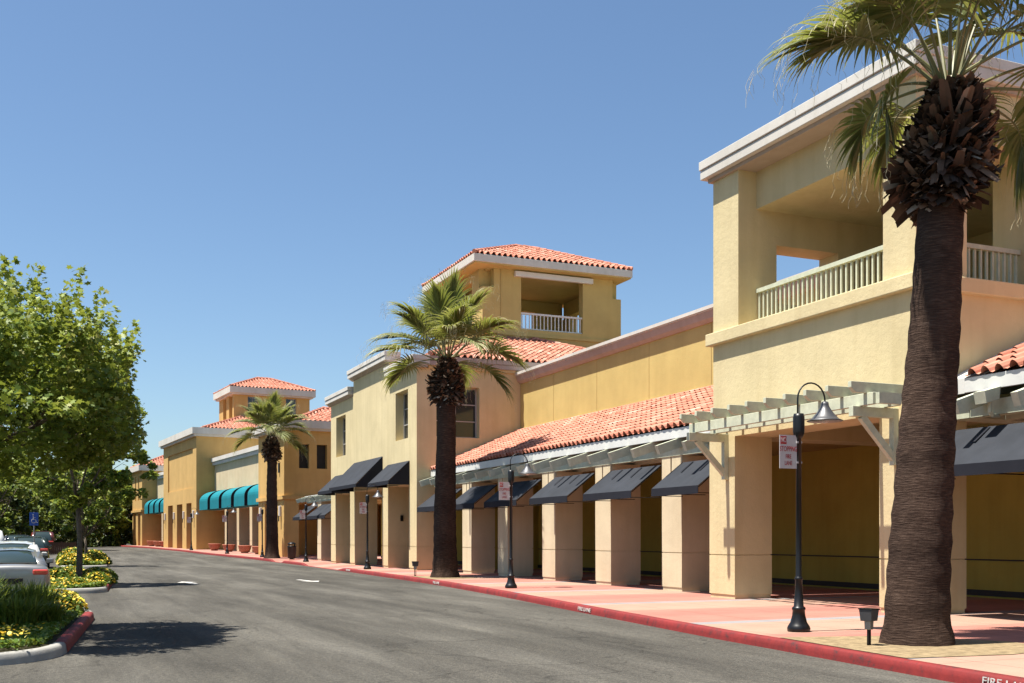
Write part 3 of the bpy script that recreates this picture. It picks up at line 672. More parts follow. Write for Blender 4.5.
# ------------------------------------------------------------------ lamps
def lamp(label):
    T = thing('street_lamp', label, 'street lamp', (0,0,0), 0, 'black street lamps along the red kerb')
    m = MB(); m.lathe([(0,0),(.17,0),(.175,.05),(.16,.085),(.15,.10),(.125,.14),(.10,.24),(.093,.32),(.10,.33),(.105,.35),(.095,.37),(.075,.385),(.06,.60),(.052,.78),(.062,.795),(.064,.815),(.052,.83),(.044,.85),(.040,3.0),(.042,3.0),(0,3.0)], n=20)
    m.build('post', M_black, T, smooth='a')
    m = MB(); m.lathe([(0,2.96),(.05,2.96),(.083,3.02),(.088,3.06),(.088,3.28),(.075,3.335),(0,3.34)], n=16); m.build('ballast_box', M_black, T, smooth='a')
    m = MB(); pts = [(-.02,0,3.3),(-.02,0,3.52)]+[(.24-.26*math.cos(math.pi*i/12), 0, 3.56+.26*math.sin(math.pi*i/12)) for i in range(13)]+[(.50,0,3.48)]
    m.tube(pts, .013, 8); m.build('arm', M_black, T, smooth=True)
    sh = MB(); sh.lathe([(0,3.545),(.035,3.545),(.055,3.530),(.06,3.495),(.062,3.480),(.085,3.435),(.125,3.375),(.18,3.31),(.22,3.270),(.275,3.250),(.275,3.243),(.215,3.260),(.15,3.295),(.09,3.365),(0,3.385)], (.50,0,0), 28)
    S_ = sh.build('lamp_shade', M_shade, T, smooth='a'); b = MB(); b.lathe([(.0,3.205),(.04,3.215),(.06,3.255),(.05,3.305),(.03,3.345),(0,3.355)], (.50,0,0), 14); b.build('bulb', M_opal, S_, smooth=True)
    li = MB(); li.lathe([(.265,3.241),(.205,3.257),(.145,3.290),(.085,3.359),(.0,3.381),(0,3.375),(.082,3.353),(.142,3.286),(.202,3.253),(.262,3.237)], (.50,0,0), 28); li.build('shade_lining', M_opal, S_, smooth='a')
    pl = MB(); pl.box(-.365,-.045,-.012,-.004,2.49,3.00); pl.box(-.06,.04,-.03,.05,2.57,2.60); pl.box(-.06,.04,-.03,.05,2.88,2.91); Sg = pl.build('sign', M_signw, T)
    nb = MB(); nb.box(-.35,-.24,-.0155,-.0125,2.86,2.98); nb.build('red_panel', M_signr, Sg)
    for body, z, sz, mat, x in (('NO',2.92,.11,M_signw,-.295),('STOPPING',2.785,.112,M_signr,-.205),('FIRE',2.67,.095,M_signr,-.205),('LANE',2.57,.095,M_signr,-.205)):
        text('lettering', body, sz, mat, Sg, (x, -.0175, z), (R(90),0,0), .0012, .62)
    return T
LL = [(10.58,13.4,'nearest black street lamp, its sign left of the shade, beside the biggest palm'),
 (12.07,28.0,'second nearest black street lamp, in front of the charcoal awnings'),
 (13.2,46.9,'black street lamp before the wide black awning of the cream block'),
 (13.85,62.3,'black street lamp beside the black bin at the dropped kerb'),
 (13.75,75.6,'black street lamp just left of the far palm trunk'),
 (12.95,86.2,'black street lamp in front of the terracotta bowls and teal awnings'),
 (12.0,101.0,'farthest black street lamp, against the dark openings of the tall orange block')]
first = lamp(LL[0][2])
for i,(x,y,lab) in enumerate(LL):
    o = first if i == 0 else copy_tree(first); o.location = (x,y,g(y)+.155 if not (50<y<60) else .155); o['label'] = lab
    o.rotation_euler = (0,0,R([0,-3,4,-2,3,-4,2][i]))

# bins, bowls, flood lights
def bin_(label, x, y):
    T = thing('litter_bin', label, 'litter bin', (x,y,g(y)+.155), 0, 'black litter bins')
    m = MB(); m.lathe([(0,.06),(.24,.06),(.27,.10),(.28,.80),(.30,.82),(.30,.86),(.27,.88),(0,.88)], n=20); m.build('body', M_black, T, smooth='a')
    m = MB(); m.lathe([(.27,.97),(.29,.98),(.24,1.05),(.12,1.11),(0,1.13),(0,1.10),(.2,1.02),(.27,.97)], n=20)
    for a in range(4): t = a*math.pi/2+.7; m.box(.25*math.cos(t)-.015,.25*math.cos(t)+.015,.25*math.sin(t)-.015,.25*math.sin(t)+.015,.87,.99)
    m.build('lid', M_black, T, smooth='a'); m = MB(); m.lathe([(0,0),(.18,0),(.18,.03),(.09,.06),(0,.06)], n=16); m.build('foot', M_black, T)
bin_('black domed litter bin beside the orange corner pillar', 14.55, 69.6)
bin_('small far black bin between pillars of the tall orange block', 12.7, 112.0)
def bowl(label, t, w):
    x,y = far(t,w); T = thing('plant_bowl', label, 'planter', (x,y,g(y)+.155), 0, 'terracotta bowls under the teal awnings')
    m = MB(); m.lathe([(0,0),(.26,0),(.30,.05),(.44,.22),(.50,.40),(.50,.52),(.54,.53),(.56,.58),(.55,.62),(.48,.62),(.45,.55),(0,.53)], n=24); m.build('bowl', M_terra, T, smooth='a')
    m = MB(); m.lathe([(0,.54),(.42,.56),(.3,.60),(0,.62)], n=16); m.build('soil', M_soil, T)
for t,w,lab in ((8.8,.55,'nearest terracotta bowl, right of the other three by the teal awnings'),(13.0,.5,'second terracotta bowl from the right, before a cream column'),
    (18.2,.45,'third terracotta bowl from the right, behind a lamp post'),(23.4,.4,'fourth terracotta bowl, next to the tall orange wall'),
    (48.0,.4,'rightmost terracotta bowl of the farthest three'),(51.5,.4,'middle terracotta bowl of the farthest three'),(55.8,.4,'leftmost terracotta bowl of the farthest three')): bowl(lab,t,w)
def flood(label, x, y, rz, s=1.0):
    T = thing('flood_light', label, 'flood light', (x,y,g(y)+.155), rz, 'ground flood lights by the palms')
    m = MB(); m.box(-.055,-.02,-.02,.02,0,.30); m.box(.02,.055,-.02,.02,0,.30); m.box(-.055,.055,-.02,.02,-.0,.03); m.build('bracket', M_black, T)
    m = MB(); m.prism([(-.07,.26),(.07,.26),(.085,.42),(-.085,.42)],'y',-.07,.07); m.build('ballast', M_metal, T, bevel=.01)
    m = MB(); m.add([(-.14,-.13,.40),(.14,-.13,.40),(.14,.13,.40),(-.14,.13,.40),(-.17,-.15,.585),(.17,-.15,.585),(.17,.15,.585),(-.17,.15,.585)],[(3,2,1,0),(4,5,6,7),(0,1,5,4),(1,2,6,5),(2,3,7,6),(3,0,4,7)]); h=m.build('housing', simple('dark_grey_metal',(.06,.06,.065),.5) if 'dark_grey_metal' not in MATS else MATS['dark_grey_metal'], T, bevel=.008)
    m = MB(); m.box(-.18,.18,-.16,.16,.586,.602); m.build('visor', M_black, h); T.scale = (s*.74,s*.74,s)
flood('grey box flood light standing on the kerb side of the biggest palm', 10.05, 11.27, R(20), .82)
flood('small black flood light left of the middle palm', 12.55, 38.1, R(-8), .9)

# painted arrows on the asphalt
def arrow(x,y,rz):
    m = MB(); m.add([(-.09,-1.2,0),(.09,-1.2,0),(.09,.2,0),(-.09,.2,0),(-.36,.2,0),(0,1.1,0),(.36,.2,0)],[(0,1,2,3),(4,3,2,6,5)])
    o = m.build('road_arrow', M_text); o.location = (x,y,.0045); o.rotation_euler = (0,0,rz); tag(o, kind='structure')
arrow(4.55,39.0,R(6)); arrow(8.75,39.0,R(186))

# ------------------------------------------------------------------ palms
def palm(label, base, top_xy, H, rbase, rmid, rtop, skirt, seed, fronds, Lf=1.0, group=None):
    rnd = random.Random(seed); T = thing('fan_palm', label, 'palm tree', base, 0, 'fan palms along the kerb')
    tx, ty = top_xy; k = 60; m = MB(); nseg = 28; vs = []
    def ctr(s): e = s**1.15; return (tx*e, ty*e)
    def rad(s):
        z = s*H
        if z < .9: r = rbase+(rmid*1.12-rbase)*(z/.9)**.6
        else:
            q = (z-.9)/(H-.9); r = rmid*1.12+(rtop-rmid*1.12)*q
        return r
    for i in range(k+1):
        s = i/k; cx, cy = ctr(s); r = rad(s)*(1+.02*math.sin(i*1.9)+.012*math.sin(i*4.3+seed))
        for j in range(nseg):
            t = 2*math.pi*j/nseg; rr = r*(1+.025*math.sin(3*t+s*9+seed)+.015*math.sin(7*t-s*21))+ (.06*max(0,1-s*H/.25)*abs(math.sin(5*t+1)))
            vs.append((cx+rr*math.cos(t), cy+rr*math.sin(t), s*H-(.03 if i == 0 else 0)))
    m.add(vs, [(i*nseg+j, i*nseg+(j+1)%nseg, (i+1)*nseg+(j+1)%nseg, (i+1)*nseg+j) for i in range(k) for j in range(nseg)]); m.build('trunk', M_trunk, T, smooth=True)
    # leaf base skirt: ragged curled boots
    z0, z1, rs = skirt; b = MB(); nb = 1150
    b.tube([(tx*(z0/H)**1.15,ty*(z0/H)**1.15,z0),(tx,ty,z1)], [rtop*1.02, rtop*.95], 14, True, .05)
    for i in range(nb):
        q = (i+rnd.random())/nb; z = z0+(z1-z0)*q; a = rnd.uniform(0,2*math.pi)
        pq = [(0,.45),(.12,.86),(.35,1.0),(.6,.90),(.8,.66),(1,.46)]; env = next(a[1]+(b[1]-a[1])*(q-a[0])/(b[0]-a[0]) for a,b_ in [(a,b2) for a,b2 in zip(pq,pq[1:])] for b in (b_,) if q <= b[0]+1e-6); irr = 1+.16*math.sin(a*2+seed)+.10*math.sin(a*3+q*7+seed)
        ln = (rs*env*irr-rtop*.8)*rnd.uniform(.72,1.0); ln = max(ln, .13); w = rnd.uniform(.025,.065)
        cx, cy = ctr(min(1,z/H)); d = Vector((math.cos(a),math.sin(a),0)); sd = Vector((-d.y,d.x,0)); up = rnd.uniform(-.35,.45)
        p0 = Vector((cx,cy,z-.05))+d*rtop*.78; pts = []
        curl = rnd.uniform(-1.0,.9); tw = rnd.uniform(-1.0,1.0)
        for s in (0,.35,.7,1.0):
            c = p0+d*ln*s+Vector((0,0,ln*(up*s+curl*s*s*.6)))+sd*(tw*ln*.3*s*s); ww = w*(.8,1.1,1.2,.85)[int(s*3+.01)]
            hh = sd*ww+Vector((0,0,tw*ww*.9))
            pts += [c-hh, c+Vector((0,0,.03-.015*s)), c+hh]
        tone = .97 if rnd.random() < .025 else rnd.uniform(.02,.92)
        b.add(pts, [(r*3+c,r*3+c+1,(r+1)*3+c+1,(r+1)*3+c) for r in range(3) for c in range(2)], tone)
    b.build('leaf_base_skirt', M_boot, T)
    C = Vector((tx,ty,H))
    for fi, (az, el, Lp, Lb, droop) in enumerate(fronds):
        make_frond(T, C+Vector((math.cos(az)*.12,math.sin(az)*.12,rnd.uniform(-.12,.2))), az, el, Lp*(.5+.5*Lf), Lb*Lf, droop, rnd)
    return T
def make_frond(T, P0, az, el, Lp, Lb, droop, rnd):
    h = Vector((math.cos(az), math.sin(az), 0)); pts = [P0.copy()]; e = el; p = P0.copy(); n = 8
    for i in range(n):
        e -= droop*.30/n*(.5+i/n); p = p+(h*math.cos(e)+Vector((0,0,math.sin(e))))*(Lp/n); pts.append(p.copy())
    m = MB(); m.cur = 0
    m.tube(pts, [.030-.016*i/n for i in range(n+1)], 6, True, .3)
    # costa continues into the blade, arching down
    cost = [pts[-1].copy()]; ce = e; q = cost[0].copy(); nc = 7
    es = [ce]
    for i in range(nc):
        ce -= droop*.95/nc; q = q+(h*math.cos(ce)+Vector((0,0,math.sin(ce))))*(Lb*.55/nc); cost.append(q.copy()); es.append(ce)
    side = Vector((-h.y,h.x,0)); roll = rnd.uniform(-.25,.25)
    m.tube(cost, [.014-.010*i/nc for i in range(nc+1)], 5, False, .3)
    NL = 46; m.cur = 1
    for i in range(NL):
        f = i/(NL-1)*2-1; phi = f*R(118); af = abs(f)
        s = (1-af)**.8; ci = s*nc*.9; i0 = min(int(ci), nc-1); fr = ci-i0
        b0 = cost[i0].lerp(cost[i0+1], fr); ea = es[i0]
        ax = h*math.cos(ea)+Vector((0,0,math.sin(ea))); sd = (side*math.cos(roll)+ax.cross(side)*math.sin(roll)).normalized(); nm = sd.cross(ax).normalized()
        if nm.z < 0 and abs(ea) < 1.4: nm = -nm
        # angle between costa and leaflet shrinks toward the tip
        ang = phi*(.30+.70*af) if af < .999 else phi
        d = (ax*math.cos(ang)+sd*math.sin(ang)).normalized()
        d = (d+nm*(.22*af+.05)).normalized(); ln = Lb*(.80-.12*af+rnd.uniform(-.05,.05)); w = ln*.034+.006
        cross = d.cross(nm).normalized(); pos = b0.copy(); dr = d.copy(); segs = 7; vs = []; ws = (.30,.75,1.0,.95,.72,.46,.24,.04)
        flop = (.35+droop*.55)*rnd.uniform(.7,1.5); 
        if rnd.random() < .15: flop *= 1.7
        for j in range(segs+1):
            u = j/segs; ww = w*ws[j]*1.15
            vs += [pos-cross*ww, pos+nm*ww*(.55 if i % 2 else -.1), pos+cross*ww]
            dr = (dr+Vector((0,0,-1))*flop*(u**1.8)*.55).normalized(); pos = pos+dr*(ln/segs)
        base = min(.7, max(.02, rnd.gauss(.36,.15)))
        for j in range(segs):
            u = j/segs; tn = min(1, base+(.55*max(0,u-.45)/.55 if rnd.random() < .8 else .1))
            m.add(vs[j*3:j*3+6], [(0,1,4,3),(1,2,5,4)], tn)
        for _ in range(rnd.choice((0,0,1,1))):      # hanging white fibre
            m.cur = 2; tp = pos; a = rnd.uniform(0,6.28); L2 = rnd.uniform(.10,.34)*min(1,Lb)
            m.tube([tp-dr*.12, tp+dr*.02, tp+Vector((math.cos(a)*.05,math.sin(a)*.05,-L2*.5)), tp+Vector((math.cos(a+1)*.07,math.sin(a+1)*.07,-L2))], .0025, 3, False, .5); m.cur = 1
    m.build('frond', [M_petiole, M_palm, M_palmdry], T, fixn=False)
def img_dir(deg, toward=0.0):
    """azimuth of a frond that leans sideways as seen from the street: 0 = to the right of the picture, 180 = left"""
    return -TH+R(deg)
# biggest palm: chosen main fronds then random filling
fr = [(img_dir(172),R(46),1.15,1.35,1.0),(img_dir(165),R(50),1.0,1.2,1.2),(img_dir(184),R(12),.62,.82,1.8),(img_dir(150),R(56),1.15,1.15,.9),(img_dir(120),R(70),1.2,1.1,.7),(img_dir(90),R(76),1.2,1.1,.6),
      (img_dir(60),R(64),1.2,1.1,.8),(img_dir(30),R(50),1.3,1.2,.9),(img_dir(8),R(32),1.3,1.2,1.1),(img_dir(352),R(6),1.1,1.1,1.3),(img_dir(20),R(-2),1.0,1.05,1.5),(img_dir(60),R(28),1.2,1.1,1.1),
      (img_dir(100),R(18),1.1,1.0,1.3),(img_dir(130),R(10),1.0,.9,1.5),(img_dir(335),R(28),1.25,1.15,1.1),(img_dir(250),R(72),1.2,1.2,.8),(img_dir(288),R(66),1.2,1.2,.9),(img_dir(268),R(58),1.1,1.15,1.0),
      (img_dir(225),R(60),1.1,1.15,.9),(img_dir(312),R(60),1.2,1.2,.9),(img_dir(190),R(70),1.2,1.15,.7),(img_dir(345),R(58),1.25,1.15,.9),(img_dir(275),R(84),1.2,1.2,.6),(img_dir(20),R(74),1.3,1.1,.6),(img_dir(205),R(60),1.0,1.1,1.0),(img_dir(0),R(80),1.2,1.1,.5)]
def px(depth, lat): return (lat*CC+depth*SS, depth*CC-lat*SS)
palm('tallest and nearest fan palm with thick ringed trunk beside the grey flood light', (10.86,11.26,.155), (.45*CC,-.45*SS), 7.52, .46, .365, .255, (5.95,7.58,.76), 5, fr, 1.0)
rnd = random.Random(44)
def auto(n, seed, droopk=1.0, lo=-22):
    r = random.Random(seed); out = []
    for i in range(n):
        q = i/n; el = R(lo+(86-lo)*q**.85)+r.uniform(-.12,.12); az = i*2.39996+r.uniform(-.25,.25)
        out.append((az, el, r.uniform(.95,1.25), r.uniform(1.0,1.2), (1.35-.65*q)*droopk*r.uniform(.85,1.2)))
    return out
palm('middle fan palm of bushy crown, left of the charcoal awnings', (13.1,36.4,.155), (.05,-.1), 7.75, .50, .375, .29, (6.2,7.85,.64), 9, auto(24, 3, .55, 4), 1.32)
palm('far fan palm in front of the orange corner block', (13.85,72.6,.155+g(72.6)), (.0,.05), 8.1, .54, .36, .29, (6.55,8.2,.68), 13, auto(24, 8, .58, 2), 1.34)

# ------------------------------------------------------------------ broadleaf trees
LOBED = np.array([(0,-.5,0),(.18,-.22,.02),(.55,-.25,.06),(.34,.02,.05),(.5,.38,.02),(.2,.28,.0),(0,.68,-.12),(-.2,.28,.0),(-.5,.38,.02),(-.34,.02,.05),(-.55,-.25,.06),(-.18,-.22,.02)])
def leaf_cloud(mb_arr, centers, sizes, rng, tone, up=.55, shp=None):
    """five-sided leaf blades, gently folded"""
    n = len(centers); th = rng.uniform(0,2*np.pi,n); nz = rng.normal(0,1,(n,3)); nz[:,2] = np.abs(nz[:,2])+up; nz /= np.linalg.norm(nz,axis=1)[:,None]
    a = np.cross(nz, rng.normal(0,1,(n,3))); a /= np.linalg.norm(a,axis=1)[:,None]; b = np.cross(nz,a)
    if shp is None: shp = np.array([(0,-.55,0),(.5,-.12,.08),(.38,.42,.02),(0,.62,-.10),(-.38,.42,.02),(-.5,-.12,.08)])
    V = centers[:,None,:]+sizes[:,None,None]*(shp[None,:,0,None]*a[:,None,:]+shp[None,:,1,None]*b[:,None,:]+shp[None,:,2,None]*nz[:,None,:])
    return V.reshape(-1,3)
def mesh_leaves(name, V, tone, mat, parent, k=6):
    n = len(V)//k; me = bpy.data.meshes.new(name)
    me.vertices.add(len(V)); me.vertices.foreach_set('co', V.astype(np.float32).ravel())
    me.loops.add(len(V)); me.loops.foreach_set('vertex_index', np.arange(len(V),dtype=np.int32)); me.polygons.add(n)
    me.polygons.foreach_set('loop_start', np.arange(0,len(V),k,dtype=np.int32)); me.polygons.foreach_set('loop_total', np.full(n,k,dtype=np.int32))
    a = me.attributes.new('tone','FLOAT','FACE'); a.data.foreach_set('value', tone.astype(np.float32)); me.materials.append(mat); me.update(); me.validate()
    o = bpy.data.objects.new(name, me); COL.objects.link(o)
    if parent: o.parent = parent
    return o
def tree(name, label, loc, H, crown_z, cr, seed, nleaf=9000, lsize=.15, mat=None, group=None, shoots=70, trunk_r=.13, spread=(1,1,1), fork=None, lobed=False, clump=1.0):
    rng = np.random.default_rng(seed); rnd = random.Random(seed); T = thing(name, label, 'tree', loc, 0, group)
    m = MB(); fz = fork or crown_z*.8; tips = []
    tr = [(0,0,-.05),(.02,.01,.3),(.04,-.02,fz*.5),(-.03,.03,fz)]; m.tube(tr, [trunk_r*1.5,trunk_r,trunk_r*.85,trunk_r*.75], 12)
    cz = (crown_z+H)/2; hz = (H-crown_z)/2
    nl = 9; ends = []
    for i in range(nl):
        a = i*2.4+rnd.uniform(-.3,.3); up = rnd.uniform(.1,.95); rr = cr*rnd.uniform(.45,.8)*(1.1-up*.6)
        e = Vector((math.cos(a)*rr*spread[0], math.sin(a)*rr*spread[1], crown_z+(H-crown_z)*(.15+.7*up))); s0 = Vector((-.03,.03,fz-.1+rnd.uniform(-.2,.4)*0))
        mid = s0.lerp(e,.5)+Vector((rnd.uniform(-.2,.2),rnd.uniform(-.2,.2),-.1)); pts = [s0, s0.lerp(mid,.5), mid, e]
        m.tube(pts, [trunk_r*.6,trunk_r*.42,trunk_r*.3,trunk_r*.12], 7); ends.append((s0,mid,e))
        for k in range(4):
            q = mid.lerp(e, rnd.uniform(.1,.9)); dv = Vector((rnd.uniform(-1,1),rnd.uniform(-1,1),rnd.uniform(-.1,1))).normalized()*cr*.4
            m.tube([q, q+dv*.5+Vector((0,0,.05)), q+dv], [trunk_r*.2,trunk_r*.12,trunk_r*.05], 5); ends.append((q,q+dv*.5,q+dv))
    m.build('trunk', M_bark, T, smooth=True)
    # leaves: clumps on limbs + upright shoots on the crown surface
    cen = []; ton = []
    ncl = max(30, nleaf//110); per = int(nleaf*.72/ncl)
    for c in range(ncl):
        while True:
            p = rng.uniform(-1,1,3); r = np.linalg.norm(p)
            if .25 < r < 1: break
        lob = 1+.16*math.sin(3.1*math.atan2(p[1],p[0])+seed)+.12*math.sin(5*p[2]+seed*2)
        k = r**.45*lob; p = p/r*k
        ctr = np.array([p[0]*cr*spread[0],p[1]*cr*spread[1],cz+p[2]*hz]); rad_ = rng.uniform(.28,.62)*cr*.32*clump
        q = rng.normal(0,1,(per,3)); q /= np.linalg.norm(q,axis=1)[:,None]; q *= (rng.uniform(0,1,per)**.4)[:,None]*rad_; q[:,2] *= .65
        cen.append(ctr+q); ton.append(np.clip(rng.normal(.42+rng.uniform(-.16,.18),.17,per),.01,1))
    ps = int(nleaf*.28/shoots)
    for c in range(shoots):
        a = rng.uniform(0,2*np.pi); el = rng.uniform(-.1,1.45); d = np.array([math.cos(a)*math.cos(el),math.sin(a)*math.cos(el),math.sin(el)])
        lob = 1+.16*math.sin(3.1*a+seed)+.12*math.sin(5*d[2]+seed*2)
        s0 = np.array([d[0]*cr*spread[0]*lob*.88,d[1]*cr*spread[1]*lob*.88,cz+d[2]*hz*lob*.88]); dv = np.array([d[0]*.45,d[1]*.45,1.0])*rng.uniform(.45,1.1)*cr*.34
        t = rng.uniform(0,1,ps); q = rng.normal(0,1,(ps,3))*(.13*cr*.32*(1.3-t))[:,None]
        cen.append(s0+dv*t[:,None]*1.2+q); ton.append(np.clip(rng.normal(.62,.18,ps),.01,1))
    C = np.concatenate(cen); tt = np.concatenate(ton); sz = rng.uniform(.65,1.2,len(C))*lsize
    o = mesh_leaves('crown', leaf_cloud(None, C, sz, rng, tt, shp=LOBED if lobed else None), tt, mat or M_leaf, T, k=12 if lobed else 6); return T
tree('maple_tree', 'large bright green leafy tree reaching in from the left over the nearest flower bed', (-1.0,18.7,.15), 4.5, 2.6, 2.75, 24, 40000, .094, lobed=True, clump=.86, fork=2.9, group=None, shoots=190, trunk_r=.12)
tree('maple_tree', 'slim trunked green tree standing in the second flower bed beyond the silver coupe', (.95,38.0,.15), 6.1, 2.2, 1.9, 33, 20000, .115, clump=.8, shoots=60, trunk_r=.10, fork=2.7)
# crown mates further down the row and the wall of trees at the street end
base = tree('park_tree', 'green tree at the end of the street beyond the parked cars', (0,0,0), 9.5, .2, 4.4, 51, 11000, .36, mat=M_leafd, shoots=60, trunk_r=.17, group='trees closing the end of the street')
base2 = tree('park_tree', 'green tree at the end of the street beyond the parked cars', (0,0,0), 8.0, .2, 3.8, 77, 10000, .34, mat=M_leaf, shoots=60, trunk_r=.15, group='trees closing the end of the street')
GL = 'one of the dense green trees closing the end of the street beyond the parked cars'
far_trees = [(-4.2,92,.62),(-7.5,76,.7),(2.6,112,.62),(4.0,136,.62),(8.3,146,.8),(-1.5,126,.7),(4.0,148,1.05),(9.5,152,1.12),(-2.5,144,1.0),(1.0,135,.72),(-9,146,1.05),(14,158,1.15),(-4.5,118,.92),(-16,140,1.1),(-24,135,1.0),(-8.0,100,.95),(-33,128,1.1),(6.4,142,.8),(-13,112,1.0),(-6.0,88,.78),(-14,84,.95),(-21,104,1.0),(-12,64,.85),(-20,72,.95),(-29,90,1.1),(-42,110,1.15),(22,166,1.2),(-3.2,104,.72)]
for i,(x,y,s) in enumerate(far_trees):
    src = base if i % 2 == 0 else base2
    o = src if i < 2 else copy_tree(src)
    o.location = (x,y,g(y)); o.scale = (s,s,s); o.rotation_euler = (0,0,i*1.3); tag(o, GL, 'tree', 'trees closing the end of the street')
t3 = tree('park_tree', 'small light green tree on the farthest planted island', (1.9,62.5,.15), 5.6, 1.9, 2.0, 91, 6500, .17, mat=M_leaf, shoots=40, trunk_r=.09)
t4 = tree('park_tree', 'light green tree behind the blue parking sign', (-3.4,70,.0), 6.6, 2.2, 2.9, 95, 6500, .22, mat=M_leaf, shoots=50, trunk_r=.11)

# ------------------------------------------------------------------ planted islands
def rounded(poly, r, n=6):
    out = []; k = len(poly)
    for i in range(k):
        p = Vector(poly[i]); a = (Vector(poly[i-1])-p); b = (Vector(poly[(i+1)%k])-p); rr = min(r, a.length*.45, b.length*.45); a.normalize(); b.normalize()
        s, e = p+a*rr, p+b*rr
        for j in range(n+1):
            t = j/n; out.append(tuple((s*(1-t)**2+p*2*t*(1-t)+e*t*t)))
    return out
def island(poly, r=1.2):
    path = rounded(poly, r)
    area = sum(path[i][0]*path[(i+1)%len(path)][1]-path[(i+1)%len(path)][0]*path[i][1] for i in range(len(path)))
    if area > 0: path = path[::-1]           # inward must be on the right of travel
    k = kerb('island_kerb', path, M_conc, closed=True); tag(k, kind='structure')
    ins = [(p[0],p[1]) for p in path]; cx = sum(p[0] for p in ins)/len(ins); cy = sum(p[1] for p in ins)/len(ins)
    m = MB(); m.add([(p[0]+(cx-p[0])*.02, p[1]+(cy-p[1])*.01, .135+g(p[1])) for p in ins], [tuple(range(len(ins)))]); o = m.build('planting_bed', M_soil, fixn=True); tag(o, kind='structure'); return k, path
I1 = [(-6.5,14.05),(.12,14.75),(.95,23.7),(-6.5,23.4)]
I2 = [(-.2,32.6),(1.55,32.7),(2.2,41),(.1,41.2)]
I3 = [(.6,58.6),(2.85,58.9),(3.3,68),(.6,68)]
k1,p1 = island(I1,1.3); k2,p2 = island(I2,1.0); k3,p3 = island(I3,1.0)
# red painted stretch of the island kerbs
for pl in (p1,p2,p3):
    seg = [p for p in pl]; xm = max(p[0] for p in seg); 
    k = len(seg); 
def redseg(a, b, n=14):
    pts = [(a[0]+(b[0]-a[0])*i/n, a[1]+(b[1]-a[1])*i/n) for i in range(n+1)]
    o = kerb('red_kerb_stretch', pts[::-1] if True else pts, M_kerb, w=.155); return tag(o, kind='structure')
def offs(a, b, d=.006):
    dx,dy = b[0]-a[0], b[1]-a[1]; l = math.hypot(dx,dy); return ((a[0]+dy/l*d, a[1]-dx/l*d),(b[0]+dy/l*d, b[1]-dx/l*d))
for a,b in (((.245,16.1),(.83,22.4)),((1.63,33.75),(2.12,39.95)),((2.9,60.0),(3.24,66.9))):
    a2,b2 = offs(a,b,.006); o = redseg(a2,b2); o.location.z = .003

def inside(p, poly):
    x,y = p; c = False; n = len(poly)
    for i in range(n):
        x1,y1 = poly[i]; x2,y2 = poly[(i+1)%n]
        if (y1 > y) != (y2 > y) and x < (x2-x1)*(y-y1)/(y2-y1)+x1: c = not c
    return c
def blades(C, h, w, rng, lean=.5):
    """arching strap leaves: 4 stations -> 3 quads each"""
    n = len(C); az = rng.uniform(0,2*np.pi,n); ln = h*rng.uniform(.7,1.2,n); le = rng.uniform(.1,lean,n); ww = w*rng.uniform(.7,1.2,n)
    d = np.stack([np.cos(az),np.sin(az),np.zeros(n)],1); s = np.stack([-np.sin(az),np.cos(az),np.zeros(n)],1); V = []
    st = [];
    for t,k in ((0,.7),(.45,1),(.8,.7),(1,.08)):
        c = C+d*(ln*le*t**1.8)[:,None]; c = c+np.array([0,0,1])*(ln*(t-.35*le*t*t*t))[:,None]; st.append((c-s*(ww*k/2)[:,None], c+s*(ww*k/2)[:,None]))
    out = []
    for i in range(3):
        a,b = st[i]; c,e = st[i+1]; out.append(np.stack([a,b,e,c],1))
    return np.stack(out,1).reshape(-1,3)
def scatter(poly, n, rng, z=.14, margin=None):
    xs = [p[0] for p in poly]; ys = [p[1] for p in poly]; out = []
    while len(out) < n:
        p = (rng.uniform(min(xs),max(xs)), rng.uniform(min(ys),max(ys)))
        if inside(p, poly): out.append((p[0],p[1],z+g(p[1])))
    return np.array(out)
def shrink(poly, d):
    cx = sum(p[0] for p in poly)/len(poly); cy = sum(p[1] for p in poly)/len(poly); o = []
    for x,y in poly:
        l = math.hypot(x-cx,y-cy); k = (l-d)/l; o.append((cx+(x-cx)*k, cy+(y-cy)*k))
    return o
def ground_cover(label_name, poly, n, h, nf, seed, leaf=.05, flower=.05, mat=None):
    rng = np.random.default_rng(seed); C = scatter(poly, n, rng, .14); 
    hm = h*(.65+.35*np.sin(C[:,0]*2.1+seed)*np.cos(C[:,1]*1.7)); C[:,2] += rng.uniform(0,1,n)**.5*hm
    t = np.clip(rng.normal(.45,.22,n),.01,1); o = mesh_leaves(label_name, leaf_cloud(None,C,rng.uniform(.6,1.3,n)*leaf,rng,t,.3), t, mat or M_cover, None)
    tag(o, kind='stuff')
    if nf:
        F = scatter(poly, nf, rng, .14); F[:,2] += h*(.65+.35*np.sin(F[:,0]*2.1+seed)*np.cos(F[:,1]*1.7))+rng.uniform(0,.06,nf)
        t = rng.uniform(0.02,1,nf); f = mesh_leaves('yellow_flowers', leaf_cloud(None,F,rng.uniform(.7,1.3,nf)*flower,rng,t,1.6), t, M_flower, None); tag(f, kind='stuff')
    return o
s1 = shrink(p1,.28); s2 = shrink(p2,.22); s3 = shrink(p3,.25)
ground_cover('ground_cover', s1, 52000, .15, 0, 3, .05)
ground_cover('ground_cover', s2, 16000, .18, 300, 4, .06, .07); ground_cover('ground_cover', s3, 9000, .3, 300, 5, .09, .10)
rngF = np.random.default_rng(5); 
nf = 1100; F = scatter([(-5.5,14.5),(-.3,14.9),(.0,16.6),(-1.2,17.3),(-5.5,17.0)], nf, rngF, .14); F[:,2] += .17+rngF.uniform(0,.08,nf)
